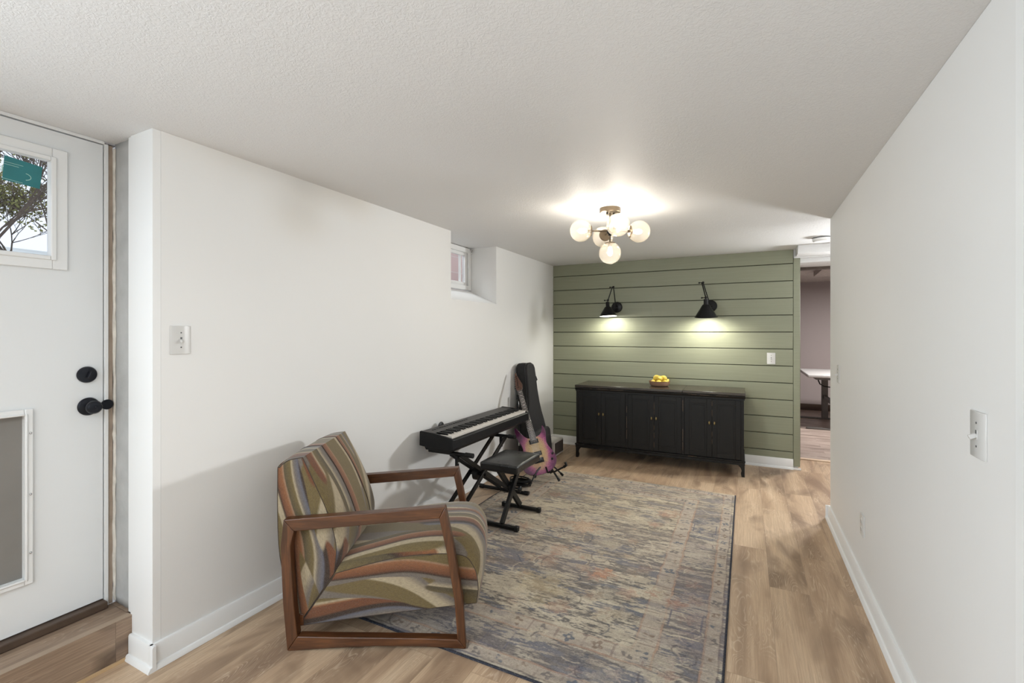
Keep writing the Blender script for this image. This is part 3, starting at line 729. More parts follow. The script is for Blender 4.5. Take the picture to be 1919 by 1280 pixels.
    for q in range(90):
        s_ = rs.rand(); 
        if rs.rand() < .5: x_, y_ = RX1 - rs.uniform(.11, .24), rs.uniform(RY0, RY1)
        elif rs.rand() < .6: x_, y_ = rs.uniform(RX0, RX1), RY0 + rs.uniform(.11, .24)
        else: x_, y_ = (rs.uniform(RX0, RX1), RY1 - rs.uniform(.11, .24)) if rs.rand() < .5 else (RX0 + rs.uniform(.11, .24), rs.uniform(RY0, RY1))
        blob(x_, y_, rs.uniform(.015, .045), rs.choice([4, 5, 6]), .3, [L(176, 160, 148), rust, L(92, 98, 112), navy, cream][rs.randint(5)], rs.uniform(.3, .6), None, L(92, 84, 86))
        vine(x_, y_, rs.rand() * 6.3, rs.uniform(.05, .14), rs.uniform(-.09, .09), [cream, L(176, 160, 148), L(86, 78, 82)][rs.randint(3)], .5)
    def rect(x0, x1, y0, y1, wd, c_, a_):
        i0, i1 = np.searchsorted(xs, (x0, x1)); j0, j1 = np.searchsorted(ys, (y0, y1)); k = max(1, int(wd / st))
        m_ = np.zeros(X.shape); m_[j0:j1, i0:i1] = 1; m_[j0 + k:j1 - k, i0 + k:i1 - k] = 0
        col[:] = mixc(col, c_, m_ * a_ * (.5 + .5 * wear))
    for yb in (2.17, 3.30): rect(RX1 - .245, RX1 - .10, yb, yb + .15, .010, L(98, 96, 110), .8); vine(RX1 - .24, yb - .05, .03, .13, 0, cream, .8, .006)
    rect(-1.02, -.90, RY0 + .10, RY0 + .24, .008, L(98, 96, 110), .6)
    # weave striations and bound edges
    col *= (.84 + .30 * streak2)[..., None]
    col *= (.90 + .2 * rs.rand(*X.shape))[..., None]
    bind = L(40, 44, 56)
    dn = (E_ < .010) & ((RX1 - X < .011) | (Y - RY0 < .011) | (X - RX0 < .011))
    col[dn] = bind
    Zr = .0065 + .0010 * (vn(.03, .012, 13) - .5)
    for n_ in (.02, .59):          # pile pressed flat under the chair rails
        sx_ = (X + 1.704) * .88552 + (Y - 1.306) * .46460; nn_ = -(X + 1.704) * .46460 + (Y - 1.306) * .88552
        Zr = np.where((np.abs(nn_ - n_) < .026) & (sx_ < .75) & (sx_ > 0), .0006, Zr)
    V = np.stack([X, Y, Zr], -1)
    # gently raised corner under the chair edge and soft ripples
    i = np.arange(ny * nx).reshape(ny, nx)
    F = np.stack([i[:-1, :-1], i[:-1, 1:], i[1:, 1:], i[1:, :-1]], -1).reshape(-1, 4)
    # skirt down to the floor
    ringi = np.concatenate([i[0, :], i[1:, -1], i[-1, -2::-1], i[-2:0:-1, 0]])
    nb = len(ringi); base = ny * nx
    Vb = V.reshape(-1, 3)[ringi].copy(); Vb[:, 2] = 0.0005
    colb = np.tile(bind, (nb, 1))
    a = np.arange(nb); b = (a + 1) % nb
    Fs = np.stack([ringi[a], base + a, base + b, ringi[b]], -1)
    V = np.concatenate([V.reshape(-1, 3), Vb]); F = np.concatenate([F, Fs]); cc = np.concatenate([col.reshape(-1, 3), colb])
    me = bpy.data.meshes.new('area_rug')
    me.vertices.add(len(V)); me.vertices.foreach_set('co', V.astype(np.float32).ravel())
    me.loops.add(F.size); me.loops.foreach_set('vertex_index', F.astype(np.int32).ravel())
    me.polygons.add(len(F)); me.polygons.foreach_set('loop_start', np.arange(0, F.size, 4, dtype=np.int32))
    try: me.polygons.foreach_set('loop_total', np.full(len(F), 4, dtype=np.int32))
    except Exception: pass
    me.update(); me.validate()
    at = me.color_attributes.new('pattern', 'FLOAT_COLOR', 'POINT')
    rgba = np.concatenate([np.clip(cc, 0, 1), np.ones((len(cc), 1))], 1).astype(np.float32)
    at.data.foreach_set('color', rgba.ravel())
    t = NT('distressed_floral_rug'); at_n = t.n('Attribute', attribute_name='pattern'); v = t.coords()
    fz = t.noise(t.n('Mapping', {0: v, 'Scale': (.35, 1, 1)}).outputs[0], 420, 3, .7)
    c = t.mix(t.math('MULTIPLY', t.ramp(fz, [(.35, (1,) * 3), (.55, (0,) * 3)]), .30), at_n.outputs['Color'], (.09, .08, .075))
    c = t.mix(t.math('MULTIPLY', t.ramp(fz, [(.52, (0,) * 3), (.7, (1,) * 3)]), .22), c, (.62, .56, .47))
    t.set(color=c, rough=.95, spec=.1, normal=t.bump(fz, .5, .0015))
    me.materials.append(t.m)
    o = bpy.data.objects.new('area_rug', me); C.objects.link(o)
    tag(o, 'faded grey and beige patterned area rug with floral border on the plank floor', 'rug')
make_rug()

# ------------------------------------------------------------------ sideboard
def m_ebon():
    t = NT('worn_black_painted_wood'); v = t.coords()
    n = t.noise(t.n('Mapping', {0: v, 'Scale': (8, 8, 1)}).outputs[0], 4, 3)
    t.set(color=t.ramp(n, [(.3, lin(20, 19, 18)), (.7, lin(27, 26, 24))]), rough=t.ramp(n, [(.3, (.40,) * 3), (.7, (.50,) * 3)]), spec=.28); return t.m
M_EBON = m_ebon()
M_WORN = simple('rubbed_bare_edge', lin(122, 100, 80), .6, var=.3, scale=60)
M_TOP = simple('dark_satin_top', lin(52, 44, 34), .22, var=.10, scale=6, spec=.75)
M_BRASS = simple('aged_brass', lin(142, 124, 84), .35, .9)
SBW, SBD, SBH = 1.622, .480, .770
sb = thing('sideboard', 'long black painted sideboard with six panelled doors against the green wall', 'sideboard', (-1.630, 4.728, 0))
sb.rotation_euler = (0, 0, .0125)
SBM = Matrix.Translation((-1.630, 4.728, 0)) @ Matrix.Rotation(.0125, 4, 'Z')
def sp(name, fill, m, par=None, **kw):
    o = mk(name, fill, m, **kw); o.data.transform(SBM)
    o.parent = par or sb
    o.matrix_parent_inverse = SBM.inverted() if par is None else Matrix()
    return o
def f_carc(bm):
    box(bm, .012, SBW - .012, .016, SBD, .112, .742)            # body
    box(bm, .004, SBW - .004, .004, SBD, .108, .150)            # plinth rail
    box(bm, .006, SBW - .006, .008, SBD, .702, .742)            # frieze
    for x in (0.012, .533, 1.072, SBW - .036): box(bm, x, x + .024, .006, .03, .15, .705)
sp('frieze_moulding', lambda bm: prism(bm, [(.006, .742), (-.004, .742), (-.004, .735), (.002, .728), (.006, .716)], lambda p, q, h: (h, p, q), .0, SBW), M_EBON, bevel=.001)
sp('plinth_moulding', lambda bm: prism(bm, [(.004, .150), (-.006, .147), (-.006, .138), (.004, .132)], lambda p, q, h: (h, p, q), .0, SBW), M_EBON, bevel=.001)
sp('worktop', boxes((-.001, 1.0785, -.006, SBD + .004, .745, SBH), (1.0795, SBW + .001, -.006, SBD + .004, .745, SBH)), M_TOP, bevel=.004)
for k in range(3):
    x0, x1 = ((.036, .533), (.557, 1.072), (1.096, SBW - .036))[k]
    xm = (x0 + x1) / 2
    for s, (a, b) in enumerate(((x0 + .002, xm - .0012), (xm + .0012, x1 - .002))):
        f_ = .044; zb, zt = .155, .699
        d = sp('door', boxes((a, a + f_, .001, .016, zb, zt), (b - f_, b, .001, .016, zb, zt), (a + f_, b - f_, .001, .016, zb, zb + f_), (a + f_, b - f_, .001, .016, zt - f_, zt)), M_EBON, bevel=.0018)
        pn = mk('door_panel', boxes((a + f_ - .002, b - f_ + .002, .006, .014, zb + f_ - .002, zt - f_ + .002), (a + f_ + .018, b - f_ - .018, .0035, .006, zb + f_ + .018, zt - f_ - .018)), M_EBON, bevel=.0015)
        pn.data.transform(SBM); pn.parent = d; pn.matrix_parent_inverse = Matrix()
        kx = b - .021 if s == 0 else a + .021
        kb = mk('door_knob', lambda bm, kx=kx: (lathe(bm, [(0, .0), (.0048, .0), (.0042, .010), (.0078, .014), (.0085, .018), (.006, .0225), (0, .0235)], Matrix.Translation((kx, .001, .478)) @ Matrix.Diagonal((1, 1, 1.9, 1)) @ Matrix.Rotation(PI / 2, 4, 'X'), 16)), M_BRASS)
        kb.data.transform(SBM); kb.parent = d; kb.matrix_parent_inverse = Matrix()
        kb['label'] = 'small oval brass knob'
# rubbed edges on stiles and mouldings
rnd = random.Random(8)
def f_worn(bm):
    for x in (.545, .566, 1.0825, 1.062, 1.341, .8145):
        z = .19
        while z < .66:
            ln = rnd.uniform(.02, .12)
            if rnd.random() < .55: box(bm, x - .0011, x + .0011, -.0006 if x in (1.341, .8145) else .0052, .0066, z, min(z + ln, .68))
            z += ln + rnd.uniform(.01, .05)
    x = .05
    while x < 1.55:
        ln = rnd.uniform(.02, .16)
        if rnd.random() < .45: box(bm, x, x + ln, .0052 if 0 else -.0046, .001, .7345, .7362)
        if rnd.random() < .35: box(bm, x, x + ln, -.0066, -.004, .1455, .1472)
        x += ln + rnd.uniform(.02, .07)
    for z in (.3, .47, .25): box(bm, SBW - .0125, SBW - .0110, .02, .026, z, z + .05)
def f_body(bm):
    f_carc(bm); n0_ = len(bm.faces); f_worn(bm); bm.faces.ensure_lookup_table()
    for i in range(n0_, len(bm.faces)): bm.faces[i].material_index = 1
sp('cabinet_body', f_body, M_EBON, smooth=False).data.materials.append(M_WORN)
def leg(sx, y0, y1):
    x0 = .006 if sx < 0 else SBW - .006
    prof = [(0, .110), (0, .0), (.026, 0), (.031, .030), (.024, .055), (.032, .082), (.055, .108)]
    return lambda bm: prism(bm, [(x0 - sx * p, q) for p, q in prof], lambda p, q, h: (p, h, q), y0, y1)
for sx in (-1, 1):
    for y0, y1 in ((.006, .040), (SBD - .036, SBD - .002)): sp('leg', leg(sx, y0, y1), M_EBON, bevel=.002)

# bowl of lemons
bc = Vector((-.808, 5.015, .7705))
bowl = tag(mk('fruit_bowl', lambda bm: lathe(bm, [(0, 0), (.072, 0), (.088, .006), (.100, .024), (.104, .047), (.100, .049), (.095, .028), (.083, .012), (.04, .008), (0, .008)], Matrix.Translation(bc), 48),
    simple('brown_stoneware', lin(150, 118, 98), .45, var=.15, scale=30)), 'brown stoneware bowl of lemons on top of the black sideboard', 'bowl')
mk('bowl_rim', lambda bm: tube(bm, [bc + Vector((.1025 * math.cos(a), .1025 * math.sin(a), .049)) for a in [2 * PI * k / 40 for k in range(41)]], .0028, 8), simple('dark_brown_rim', lin(96, 60, 36), .4), bowl)
def m_lemon():
    t = NT('lemon_peel'); v = t.coords()
    t.set(color=t.ramp(t.noise(v, 12, 3), [(.3, lin(208, 178, 66)), (.6, lin(228, 206, 96)), (.8, lin(236, 220, 132))]), rough=.4, spec=.5, normal=t.bump(t.noise(v, 300, 2), .3, .0006)); return t.m
lem0 = None
def f_lemon(bm): lathe(bm, [(0, -.0385), (.0045, -.037), (.007, -.033), (.016, -.027), (.024, -.016), (.0275, 0), (.0255, .013), (.018, .025), (.010, .031), (.0065, .036), (.003, .040), (0, .0405)], None, 24)
M_LEM = m_lemon()
spots = [(-.056, -.042, .036, 1.2, .4, 'lemon at the front left of the bowl, just above the rim'), (.004, -.058, .038, 1.5, -.3, 'lemon at the front centre of the bowl, against the rim'),
         (.060, -.028, .038, 1.4, .8, 'lemon at the front right of the bowl, against the rim'), (-.034, .0, .084, 1.0, 1.1, 'topmost lemon at the left of the pile in the bowl'),
         (.008, -.026, .080, 1.5, .1, 'topmost lemon at the centre of the pile, facing front'), (.045, .012, .080, .9, -.9, 'topmost lemon at the right of the pile in the bowl'),
         (.0, .058, .042, 1.3, 1.7, 'lemon at the back of the bowl behind the others'), (-.060, .030, .038, 1.1, 2.6, 'lemon at the back left of the bowl'), (.062, .038, .040, .8, 2.2, 'lemon at the back right of the bowl')]
for i, (dx, dy, dz, tx, tz, lab) in enumerate(spots):
    M = Matrix.Translation(bc + Vector((dx, dy, dz))) @ Euler((tx, 0, tz)).to_matrix().to_4x4()
    if i == 0:
        lem0 = mk('lemon', f_lemon, M_LEM); lem0.matrix_world = M; tag(lem0, lab, 'lemon', 'lemons in the brown bowl')
    else: dup(lem0, M, lab)

# ------------------------------------------------------------------ sconces
M_SHADEIN = simple('white_enamel_inside', (.8, .78, .72), .5)
def sconce(label, pc, j1, j2, top, tilt, r_, ht, power):
    """wall plate centre, upper joint, lower joint, shade top, tilt direction (unit-ish vector down)"""
    t = thing('wall_sconce', label, 'wall lamp', pc)
    RXY = Matrix.Translation(pc) @ Matrix.Rotation(PI / 2, 4, 'X')
    mk('wall_plate', lambda bm: lathe(bm, [(0, 0), (.062, 0), (.062, .008), (.054, .018), (.020, .024), (.016, .045), (0, .047)], RXY, 40), M_BLACK, t)
    base = Vector(pc) + Vector((0, -.050, 0)); j1, j2, top = Vector(j1), Vector(j2), Vector(top)
    arm = mk('lower_arm', lambda bm: (tube(bm, [base, j1], .0055, 10), sphere(bm, base, .013, 14, 8)), M_BLACK, t)
    arm2 = mk('upper_arm', lambda bm: tube(bm, [j1 + Vector((-.012, -.004, 0)), j2 + Vector((0, 0, .0))], .0055, 10), M_BLACK, t)
    for j in (j1, j2):
        mk('joint', lambda bm: (sphere(bm, j, .0125, 14, 8), tube(bm, [j, j + Vector((-.034, -.006, -.002))], .004, 8), sphere(bm, j + Vector((-.036, -.006, -.002)), .0085, 12, 8)), M_BLACK, t)
    d = Vector(tilt).normalized(); q = (-d).to_track_quat('Z', 'Y').to_matrix().to_4x4()
    M = Matrix.Translation(top) @ q
    nk = mk('lamp_neck', lambda bm: (tube(bm, [j2, top], .0055, 8), lathe(bm, [(0, .004), (.018, .002), (.021, -.006), (.021, -.045), (.026, -.055), (.026, -.060), (0, -.060)], M, 28)), M_BLACK, t)
    sh = mk('lamp_shade', lambda bm: lathe(bm, [(.026, -.052), (.034, -.056), (r_, -.056 - ht), (r_ + .003, -.060 - ht), (r_ + .001, -.063 - ht)], M, 48), M_BLACK, t)
    mk('shade_lining', lambda bm: lathe(bm, [(.024, -.0535), (.0325, -.0575), (r_ - .0015, -.058 - ht), (r_ + .0005, -.0632 - ht)], M, 48), M_SHADEIN, sh)
    bpos = M @ Vector((0, 0, -.078))
    mk('bulb', lambda bm: sphere(bm, bpos, .022, 16, 10), m_emit('lit_sconce_bulb', WARM, 12), t)
    point_light('sconce_glow', M @ Vector((0, 0, -.130)), power, .042, (1, .98, .88))
yP = YF - .019
sconce('left of two black swing arm sconces on the green wall, swung out to its left', (-1.312, yP, 1.611), (-1.303, 5.06, 1.824), (-1.362, 5.055, 1.681), (-1.366, 5.050, 1.660), (.05, -.03, -1), .090, .092, SCONCE_POWER * .85)
sconce('right of two black swing arm sconces on the green wall, pointing straight ahead', (-.332, yP, 1.600), (-.393, 5.09, 1.832), (-.360, 4.99, 1.672), (-.359, 4.985, 1.655), (.0, .10, -1), .104, .118, SCONCE_POWER * 1.3)

# ------------------------------------------------------------------ globe ceiling light
LC = Vector((-.791, 2.985, CEIL)); HUB = Vector((-.791, 2.985, 1.982))
M_NICK = simple('champagne_bronze', lin(112, 98, 80), .38, .75)
gl = thing('globe_chandelier', 'semi flush ceiling light with five glowing champagne glass globes', 'ceiling light', LC)
mk('canopy', zl([(0, 0), (.066, 0), (.067, .004), (.067, .026), (.064, .030), (0, .030)], LC), M_NICK, gl)
for dx, dy in ((-.012, -.024), (.022, .012)): mk('canopy_screw', lambda bm: sphere(bm, LC + Vector((dx, dy, -.036)), .007, 12, 8), M_BLACK, gl)
mk('stem', lambda bm: (tube(bm, [LC - Vector((0, 0, .028)), HUB - Vector((0, 0, .060))], .0058, 12)), M_NICK, gl)
mk('hub', lambda bm: (sphere(bm, HUB, .022, 18, 12), tube(bm, [HUB + Vector((0, 0, .028)), HUB - Vector((0, 0, .03))], .011, 14)), M_BLACK, gl)
def m_globe():
    t = NT('champagne_glass'); v = t.coords(); n = t.noise(v, 22, 3)
    lw = t.n('LayerWeight', {'Blend': .35}).outputs['Facing']
    tr = t.n('BsdfTransparent', {'Color': t.ramp(lw, [(0, (.98, .95, .90)), (.7, (.93, .84, .70)), (1, (.72, .60, .44))])})
    gs = t.n('BsdfGlossy', {'Color': (1, .97, .92), 'Roughness': .08})
    tl = t.n('BsdfTranslucent', {'Color': (1, .92, .80)})
    m1 = t.n('MixShader', {0: t.math('ADD', t.math('MULTIPLY', n, .06), .04), 1: tr.outputs[0], 2: tl.outputs[0]})
    fr = t.n('Fresnel', {'IOR': 1.5})
    mx = t.n('MixShader', {0: t.math('MULTIPLY', fr.outputs[0], t.math('SUBTRACT', 1.0, t.n('NewGeometry').outputs['Backfacing'])), 1: m1.outputs[0], 2: gs.outputs[0]})
    t.t.links.new(mx.outputs[0], t.out.inputs[0]); return t.m
M_GLOBE = m_globe(); M_BULB = m_emit('lit_globe_bulb', (1, .86, .62), 9)
fwd = Vector((-.256, .967, 0)); rgt = Vector((.967, .256, 0))
a0 = -.27
dirs = [(-rgt * math.cos(a0) + fwd * -math.sin(a0)), (rgt * math.cos(a0) + fwd * math.sin(a0) * -1 * -1), None, None]
ax1 = (rgt * math.cos(.27) + fwd * math.sin(.27)); ax2 = (rgt * math.sin(.27) - fwd * math.cos(.27))
for nm, d, L_ in (('left', -ax1, .192), ('right', ax1, .192), ('front', ax2, .180), ('back', -ax2, .180), ('bottom', Vector((0, 0, -1)), .142)):
    c = HUB + d * L_
    if nm != 'bottom': c = c + Vector((0, 0, .004))
    q = d.to_track_quat('Z', 'Y').to_matrix().to_4x4(); M = Matrix.Translation(HUB) @ q; R_ = .0705
    arm = mk('arm', lambda bm: tube(bm, [HUB, HUB + d * (L_ - R_ * .93)], .0052, 10), M_NICK, gl)
    mk('globe_cap', lambda bm: lathe(bm, [(0, L_ - R_ * 1.02), (.034, L_ - R_ * .95), (.040, L_ - R_ * .82), (.038, L_ - R_ * .84), (0, L_ - R_ * .98)], M, 30), M_NICK, arm)
    mk('socket', lambda bm: lathe(bm, [(0, L_ - R_), (.012, L_ - R_), (.012, L_ - R_ + .030), (0, L_ - R_ + .030)], M, 20), M_NICK, arm)
    mk('bulb', lambda bm: lathe(bm, [(.009, L_ - R_ + .028), (.011, L_ - R_ + .038), (.016, L_ - R_ + .056), (.017, L_ - R_ + .066), (.014, L_ - R_ + .080), (.008, L_ - R_ + .088), (0, L_ - R_ + .089)], M, 24), M_BULB, arm)
    gb = mk('glass_globe', lambda bm: lathe(bm, [(R_ * math.sin(a), L_ - R_ * math.cos(a)) for a in [.55 + (PI - .55) * k / 22 for k in range(23)]], M, 40), M_GLOBE, gl)
    point_light('globe_glow', c + d * .0, GLOBE_POWER, .022, (1, .965, .90))

# ------------------------------------------------------------------ digital piano on its stand
M_PIANO = simple('black_piano_casing', (.009, .009, .0095), .42, spec=.25, var=.12, scale=40, bump=.08, bscale=300)
M_PTOP = simple('dark_grained_panel', lin(50, 46, 44), .45, var=.2, scale=60)
M_IVORY = simple('off_white_key', lin(214, 208, 200), .3, var=.01)
KX0, KX1, KY0, KY1 = -2.045, -1.768, 2.620, 3.850
pn = thing('digital_piano', 'black digital piano on a folding stand along the left wall', 'digital piano', ((KX0 + KX1) / 2, (KY0 + KY1) / 2, .52))
kx_f = KX1 - .022       # front end of the keys
def f_case(bm):
    # cross section: x from wall side to player side
    prof = [(KX0, .538), (KX0 + .004, .628), (KX0 + .010, .632), (-1.932, .624), (-1.930, .600), (kx_f, .598), (KX1 - .010, .600), (KX1, .592), (KX1, .532), (KX1 - .03, .530)]
    prism(bm, prof, lambda p, q, h: (p, h, q), KY0 + .018, KY1 - .018)
mk('casing', f_case, M_PIANO, pn, bevel=.002)
endp = [(KX0 - .002, .534), (KX0, .632), (KX0 + .008, .636), (-1.925, .630), (KX1 - .016, .606), (KX1 + .001, .598), (KX1 + .001, .528), (KX0 + .03, .530)]
for a, b in ((KY0, KY0 + .018), (KY1 - .018, KY1)): mk('end_cheek', lambda bm: prism(bm, endp, lambda p, q, h: (p, h, q), a, b), M_PIANO, pn, bevel=.003)
mk('underside', lambda bm: prism(bm, [(KX0 + .03, .531), (KX0 + .045, .508), (KX1 - .03, .505), (KX1 - .012, .531)], lambda p, q, h: (p, h, q), KY0 + .012, KY1 - .02), M_PIANO, pn, bevel=.002)
mk('control_panel', lambda bm: prism(bm, [(KX0 + .012, .6322), (KX0 + .012, .6332), (-1.936, .6256), (-1.936, .6246)], lambda p, q, h: (p, h, q), KY0 + .025, KY1 - .025), M_PTOP, pn)
mk('panel_buttons', lambda bm: [box(bm, -2.00, -1.992, KY0 + .08 + .03 * k, KY0 + .095 + .03 * k, .630, .6335) for k in range(16)], M_BLACKP, pn)
mk('key_slip_light', boxes((KX1 - .021, KX1 - .0195, KY0 + .02, KY1 - .02, .6, .601)), M_PIANO, pn)
wkw = (KY1 - KY0 - .05) / 52; ky = KY0 + .025
wk = None; rootM = parent_inv(pn)
def cp(o, dy):
    c = o.copy(); C.objects.link(c); c.location.y = o.location.y + dy; return c
w0 = mk('white_key', boxes((-1.929, kx_f - .001, ky + .0006, ky + wkw - .0006, .598, .6165)), M_IVORY, pn, bevel=.001)
b0 = mk('black_key', lambda bm: prism(bm, [(-1.929, .612), (-1.929, .630), (-1.842, .629), (-1.834, .612)], lambda p, q, h: (p, h, q), ky - .0055, ky + .0055), M_BLACKP, pn, bevel=.001)
for k in range(1, 52): cp(w0, wkw * k)
first = True
for k in range(1, 52):
    if (k + 5) % 7 in (1, 2, 4, 5, 6):       # boundaries that carry a black key; lowest key is A
        if first: b0.location.y = wkw * k; first = False; bk = k
        else: cp(b0, wkw * (k - bk))
mk('rear_knob', lambda bm: lathe(bm, [(0, -.012), (.030, -.012), (.036, -.004), (.036, .004), (.030, .012), (0, .012)], Matrix.Translation((KX0 - .006, 2.885, .618)) @ Matrix.Rotation(PI / 2, 4, 'Y') @ Matrix.Diagonal((1, 1, .5, 1)), 28), M_BLACKP, pn)

st = thing('keyboard_stand', 'black double braced folding X stand under the digital piano', 'keyboard stand', (-1.80, 2.99, 0))
M_POW = simple('black_powder_coat', (.008, .008, .008), .38, .0, spec=.28, var=.1, bump=.05)
yc, zc_, half = 2.985, .268, .435
for s, (yt, yb) in enumerate(((2.700, 3.430), (3.345, 2.560))):
    xs_ = (-1.764, -1.836) if s == 0 else (-1.742, -1.858)
    lg = mk('stand_leg', lambda bm: [bar(bm, (x, yt, .482), (x, yb, .034), .016, .032, (0, 0, 1)) for x in xs_], M_POW, st, bevel=.003)
    mk('foot_bar', lambda bm: tube(bm, [(-2.015, yb, .018), (-1.595, yb, .018)], .0145, 12), M_POW, lg)
    for xe in (-2.015, -1.595): mk('rubber_foot', lambda bm: tube(bm, [(xe - .018, yb, .019), (xe + .018, yb, .019)], .0185, 14), M_BLACKP, lg)
    mk('support_arm', lambda bm: tube(bm, [(-2.02, yt, .486), (-1.672, yt, .486)], .0135, 12), M_POW, lg)
    mk('arm_grip', lambda bm: (tube(bm, [(-1.715, yt, .487), (-1.655, yt, .487)], .0172, 14)), M_BLACKP, lg)
    mk('lock_tab', lambda bm: (box(bm, -1.795, -1.775, yt - .012, yt + .012, .395, .475)), M_POW, lg, bevel=.003)
    mk('tab_rivet', lambda bm: sphere(bm, (-1.774, yt, .425), .006, 10, 6), M_CHROME, lg)
mk('pivot_bolt', lambda bm: tube(bm, [(-1.875, yc + .01, zc_), (-1.722, yc + .01, zc_)], .011, 12), M_POW, st)
mk('locking_disc', lambda bm: lathe(bm, [(0, -.02), (.045, -.02), (.045, .02), (0, .02)], Matrix.Translation((-1.799, yc + .01, zc_)) @ Matrix.Rotation(PI / 2, 4, 'Y'), 24), M_POW, st)

# ------------------------------------------------------------------ keyboard bench
bn = thing('keyboard_bench', 'black padded X frame bench in front of the digital piano', 'bench', (-1.48, 2.93, 0))
def m_vinyl():
    t = NT('black_vinyl'); v = t.coords(); n = t.noise(v, 260, 3); w_ = t.noise(v, 14, 2)
    t.set(color=(.008, .008, .008), rough=t.ramp(w_, [(.3, (.26,) * 3), (.7, (.36,) * 3)]), spec=.5, normal=t.bump(t.math('ADD', t.math('MULTIPLY', n, .12), w_), .25, .004)); return t.m
def f_pad(bm):
    n = 14; g = []
    x0, x1, y0, y1 = -1.627, -1.340, 2.735, 3.118
    for i in range(n + 1):
        row = []
        for j in range(n + 1):
            u, v_ = i / n * 2 - 1, j / n * 2 - 1
            z = .437 + .020 * (1 - abs(u) ** 2.6) * (1 - abs(v_) ** 2.6)
            row.append(bm.verts.new((x0 + (x1 - x0) * i / n, y0 + (y1 - y0) * j / n, z)))
        g.append(row)
    for i in range(n):
        for j in range(n): bm.faces.new((g[i][j], g[i + 1][j], g[i + 1][j + 1], g[i][j + 1]))
    rim = [g[i][0] for i in range(n + 1)] + [g[n][j] for j in range(1, n + 1)] + [g[i][n] for i in range(n - 1, -1, -1)] + [g[0][j] for j in range(n - 1, 0, -1)]
    mid = (-1.4835, 2.9265)
    lo = [bm.verts.new((mid[0] + (v.co.x - mid[0]) * .985, mid[1] + (v.co.y - mid[1]) * .985, .382)) for v in rim]
    for k in range(len(rim)): bm.faces.new((rim[k], rim[k - 1], lo[k - 1], lo[k]))
    bm.faces.new(lo)
mk('seat', f_pad, m_vinyl(), bn, bevel=.012, segs=4, angle=60)
lg1 = mk('leg', lambda bm: bar(bm, (-1.470, 2.765, .03), (-1.470, 3.060, .378), .022, .040, (0, 0, 1)), M_POW, bn, bevel=.003)
lg2 = mk('leg', lambda bm: bar(bm, (-1.510, 3.132, .03), (-1.510, 2.800, .378), .022, .040, (0, 0, 1)), M_POW, bn, bevel=.003)
for lg, y, x in ((lg1, 2.765, -1.470), (lg2, 3.132, -1.510)):
    mk('foot_bar', lambda bm: bar(bm, (-1.640, y, .018), (-1.360, y, .018), .026, .024), M_POW, lg, bevel=.003)
    for xe in (-1.645, -1.358): mk('end_cap', lambda bm: bar(bm, (xe - .014, y, .0185), (xe + .014, y, .0185), .032, .033), M_BLACKP, lg, bevel=.004)
for y in (2.800, 3.060): mk('seat_rail', lambda bm: bar(bm, (-1.60, y, .374), (-1.37, y, .374), .03, .016), M_POW, bn, bevel=.002)
mk('adjuster_knob', lambda bm: (tube(bm, [(-1.52, 2.955, .215), (-1.415, 2.955, .215)], .006, 8), lathe(bm, [(0, 0), (.012, 0), (.022, .008), (.022, .020), (.012, .026), (0, .026)], Matrix.Translation((-1.440, 2.955, .215)) @ Matrix.Rotation(PI / 2, 4, 'Y'), 8)), M_BLACKP, bn)
mk('adjuster_plate', lambda bm: lathe(bm, [(0, -.012), (.038, -.012), (.038, .012), (0, .012)], Matrix.Translation((-1.490, 2.950, .222)) @ Matrix.Rotation(PI / 2, 4, 'Y'), 24), M_POW, bn)

# ------------------------------------------------------------------ soft guitar case leaning on the wall
M_BAG = simple('charcoal_nylon', lin(38, 37, 38), .75, spec=.25, var=.10, scale=30, bump=.3, bscale=500)
M_BAGP = simple('charcoal_nylon_pocket', lin(50, 49, 50), .75, spec=.25, var=.10, scale=30, bump=.3, bscale=500)
bag = thing('guitar_case', 'tall charcoal soft guitar case leaning on the left wall behind the guitar', 'guitar case', (-1.95, 4.27, 0))
cyb = 4.275
half_w = [(0.0, .17), (.03, .205), (.12, .225), (.25, .215), (.36, .205), (.43, .185), (.52, .150), (.62, .125), (.75, .112), (.90, .108), (.97, .100), (1.005, .075), (1.015, .04)]
shift = lambda z: .03 * max(0, 1 - abs(z - .35) / .5)
ol = [(cyb + w_ + shift(z), z) for z, w_ in half_w] + [(cyb - w_ + shift(z) * .4, z) for z, w_ in half_w[::-1]]
def lean(z): return -2.080 + .105 * (1 - z) + .015
def f_bag(th0, th1, outl, inset=0):
    def f(bm): prism(bm, outl, lambda p, q, h: (lean(q) + h, p, q), th0, th1)
    return f
mk('case_body', f_bag(0, .125, ol), M_BAG, bag, bevel=.018, segs=4, angle=50)
mk('case_lid_seam', lambda bm: tube(bm, [(lean(q) + .100, cyb + (p - cyb) * 1.012, q * 1.003) for p, q in ol[1:-1]], .004, 6), M_BLACKP, bag)
pk = [(cyb + .19, .03), (cyb + .245, .08), (cyb + .252, .20), (cyb + .245, .325), (cyb + .21, .352), (cyb - .12, .352), (cyb - .16, .325), (cyb - .17, .2), (cyb - .165, .08), (cyb - .13, .03)]
mk('front_pocket', f_bag(.124, .165, pk), M_BAGP, bag, bevel=.010, segs=3)
mk('carry_handle', lambda bm: tube(bm, [(-1.985, 4.392, .80), (-1.965, 4.425, .81), (-1.955, 4.455, .835), (-1.965, 4.450, .865), (-1.985, 4.400, .875)], .009, 8), M_BLACKP, bag)
mk('shoulder_strap', lambda bm: (tube(bm, [(-1.99, 4.112, .70), (-2.005, 4.095, .60), (-1.995, 4.09, .50), (-1.975, 4.085, .42), (-1.955, 4.045, .30), (-1.935, 4.03, .15)], .011, 8, flat=.5), box(bm, -2.01, -1.985, 4.088, 4.118, .67, .71)), M_BLACKP, bag)
